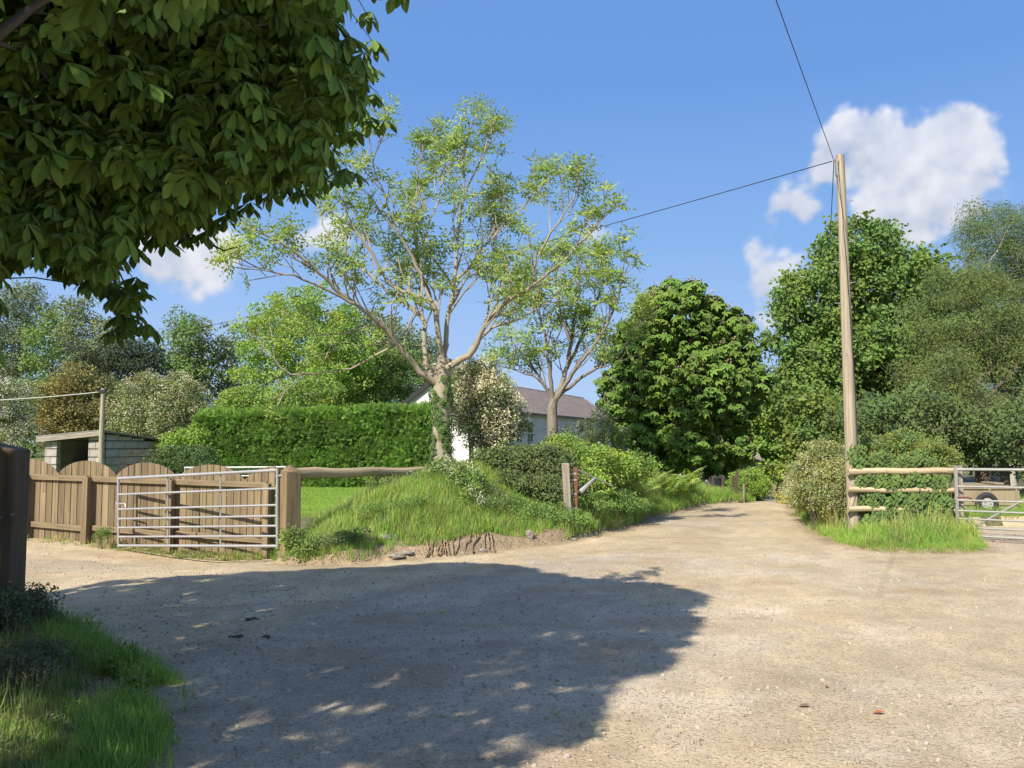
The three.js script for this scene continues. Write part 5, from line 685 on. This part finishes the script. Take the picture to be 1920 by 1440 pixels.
// ---------------------------------------------------------------- the horse chestnut overhead: trunk out of view on the left, its crown hangs into view and shades the lane
{
  reseed(990);
  const seen = [[-400, 470], [0, 488], [40, 470], [75, 462], [115, 500], [175, 535], [205, 560], [215, 600], [238, 625], [255, 600], [250, 560], [222, 515], [205, 480], [235, 462], [232, 440], [300, 420], [330, 430], [372, 420], [385, 395], [400, 370], [440, 350], [470, 352], [495, 345], [540, 340], [590, 345], [600, 320], [640, 318], [655, 300], [618, 268], [640, 225], [680, 215], [695, 190], [705, 150], [690, 90], [668, 40], [672, -20], [700, -400], [-400, -400]];
  const shadowPx = [[1325, 1110], [1298, 1146], [1318, 1176], [1285, 1208], [1262, 1238], [1165, 1282], [1142, 1328], [1098, 1368], [1000, 1402], [930, 1440]].map(([a, b]) => G(a, b));
  const shadow = [[60, 1108], [140, 1104], [250, 1086], [420, 1075], [560, 1068], [750, 1058], [870, 1055], [960, 1060], [1035, 1076], [1110, 1087], [1270, 1094]].map(([a, b]) => G(a, b)).concat(shadowPx, [[-.4, 3.4], [-1.0, 2], [-2, 0], [-3.2, -3], [-14, -3], [-14, 9.3], [-7, 9.3]]);
  const lit = [[0, 1225], [120, 1262], [190, 1310], [205, 1440], [0, 1440]].map(([a, b]) => G(a, b));
  const blob = [-1.97, 12.3];
  const tanE = Math.tan(SUN_EL), sx = Math.sin(SUN_AZ), sz = Math.cos(SUN_AZ);
  const ok = (x, y, z, m = 0) => {
    const dx = (x + 4.4) / 6.6, dy = (y - 6.4) / (y > 6.4 ? 5.6 : 5.0), dz = (z - 2.2) / 7.4; if (dx * dx + dy * dy + dz * dz > 1.05 || y < 2.15) return false;
    const p = toPx(x, y, z); if (p && z > .3 && p[0] > -40 && p[0] < 1960 && p[1] > -60 && p[1] < 1500) { if (Math.hypot(x, y - EYE, z) < 5.0) return false; const s = 200 / z; if (!pip(seen, p[0], p[1]) || !pip(seen, p[0] + s * .7, p[1]) || !pip(seen, p[0], p[1] + s) || !pip(seen, p[0] - s * .5, p[1] + s * .6)) return false; }
    const t = y / tanE, gx = x + sx * t, gz = z + sz * t; const inBlob = Math.hypot(gx - blob[0], (gz - blob[1])) < .26 && y > 5; if (!inBlob && !pip(shadow, gx, gz)) return false;
    if (pip(lit, gx, gz) && fbm(gx * 1.6 + 3, gz * 1.6, 2, 98) > .3) return false;
    const fl = fbm(gx * 4.2 + 9, gz * 4.2 + 9, 2, 99); const region2 = gz < 6.2 && gx < -.6 && gx > -3.4; if (region2 && fl > .66) return false;
    return true;
  };
  const twigs = []; let tries = 0; while (twigs.length < 5600 && tries++ < 400000) { const x = rr(-8.6, 2.4), y = rr(2.1, 9.4), z = rr(-3, 9.6); if (ok(x, y, z)) twigs.push(V(x, y, -z)); }
  // more in the part that hangs into view, so that it closes up
  let m = 0; tries = 0; while (m < 2300 && tries++ < 400000) { const x = rr(-5, .5), y = rr(2.1, 6.5), z = rr(3.6, 8.2); const p = toPx(x, y, z); if (p && p[0] > -60 && p[1] > -80 && ok(x, y, z)) { twigs.push(V(x, y, -z)); m++; } }
  const base = V(-5.6, height(-5.6, 1.6), -1.6); const t = thing('horse_chestnut_tree', 'dark horse chestnut boughs of big palmate leaves hanging in from above', 'tree', base.toArray());
  const sub = twigs.filter((_, i) => i % 11 === 0).map(p => p.clone().sub(base));
  part(t, 'trunk', limbs(skeleton([V(0, -.2, 0), V(.1, 1.8, -.1), V(.3, 3.4, -.3), V(.5, 6.2, -.4)], sub, { bare: 7, w: .25, arch: .1 }), .42, .007, { min: .004 }), M.darkBark);
  const l = [], hang = []; const bough = twigs.map(p => [p.clone().sub(base), V(gauss() * .3, 1, gauss() * .3).normalize(), rr(.85, 1.2), tint(.15, .1), rr(0, 6.28)]);
  for (const [px, py, dd, n] of [[575, 352, 6.3, 3], [652, 318, 6.3, 3], [640, 330, 6.2, 2], [300, 445, 6.2, 4], [375, 430, 6.3, 3], [340, 440, 6.4, 3], [110, 500, 6, 4], [235, 590, 5.8, 5], [245, 555, 5.8, 4], [205, 545, 5.9, 4], [225, 620, 5.8, 3], [18, 480, 6, 3], [70, 470, 6, 3], [688, 225, 6.5, 4], [710, 175, 6.4, 3], [665, 245, 6.5, 3], [245, 470, 6.1, 3], [470, 375, 6.4, 3], [500, 360, 6.3, 3], [700, 80, 6.4, 3], [620, 290, 6.4, 3], [600, 330, 6.3, 2], [540, 350, 6.3, 3], [430, 385, 6.3, 3], [400, 405, 6.3, 3], [320, 425, 6.2, 3], [270, 440, 6.2, 3], [215, 470, 6.1, 4], [180, 520, 6, 4], [140, 500, 6, 3], [690, 130, 6.4, 4], [705, 210, 6.4, 2], [690, 30, 6.4, 3], [660, 200, 6.4, 3], [640, 250, 6.4, 3], [45, 470, 6, 3], [-5, 490, 6, 3], [255, 530, 5.9, 3], [265, 600, 5.8, 3]]) { const e = P(px, py, dd); let bd = 1e9, bp = null; for (const w of twigs) { const d2 = w.distanceToSquared(e); if (d2 < bd && w.y > e.y + .05) { bd = d2; bp = w; } } if (bp && bd < 2.5) hang.push(tubeGeo([bp.clone().sub(base), bp.clone().lerp(e, .5).add(V(0, .06, 0)).sub(base), e.clone().sub(base)], [.007, .005, .003], 4)); for (let q = 0; q < n; q++) l.push([P(px + gauss() * 14, py + gauss() * 12, dd + gauss() * .15).sub(base), V(gauss() * .45, 1, gauss() * .45 + .25).normalize(), rr(.62, .9), tint(.18, .1), rr(0, 6.28)]); }
  part(t, 'twigs', mergeGeometries(hang), M.darkBark);
  scatter(t, 'crown', clumpGeo(GEO.palmFine, .14, 4, .66, .18, .1, 1.6, .8, 991), L.chestnut, bough); scatter(t, 'hanging_leaves', GEO.palmFine, L.chestnut, l);
  const tw = [P(385, 455, 6.4), P(405, 463, 6.3), P(420, 470, 6.3), P(432, 466, 6.25), P(446, 464, 6.2)].map(p => p.sub(base)); part(t, 'bare_twig', tubeGeo(tw, [.008, .007, .006, .005, .003], 5), M.darkBark);
}

renderer.render(scene, camera);
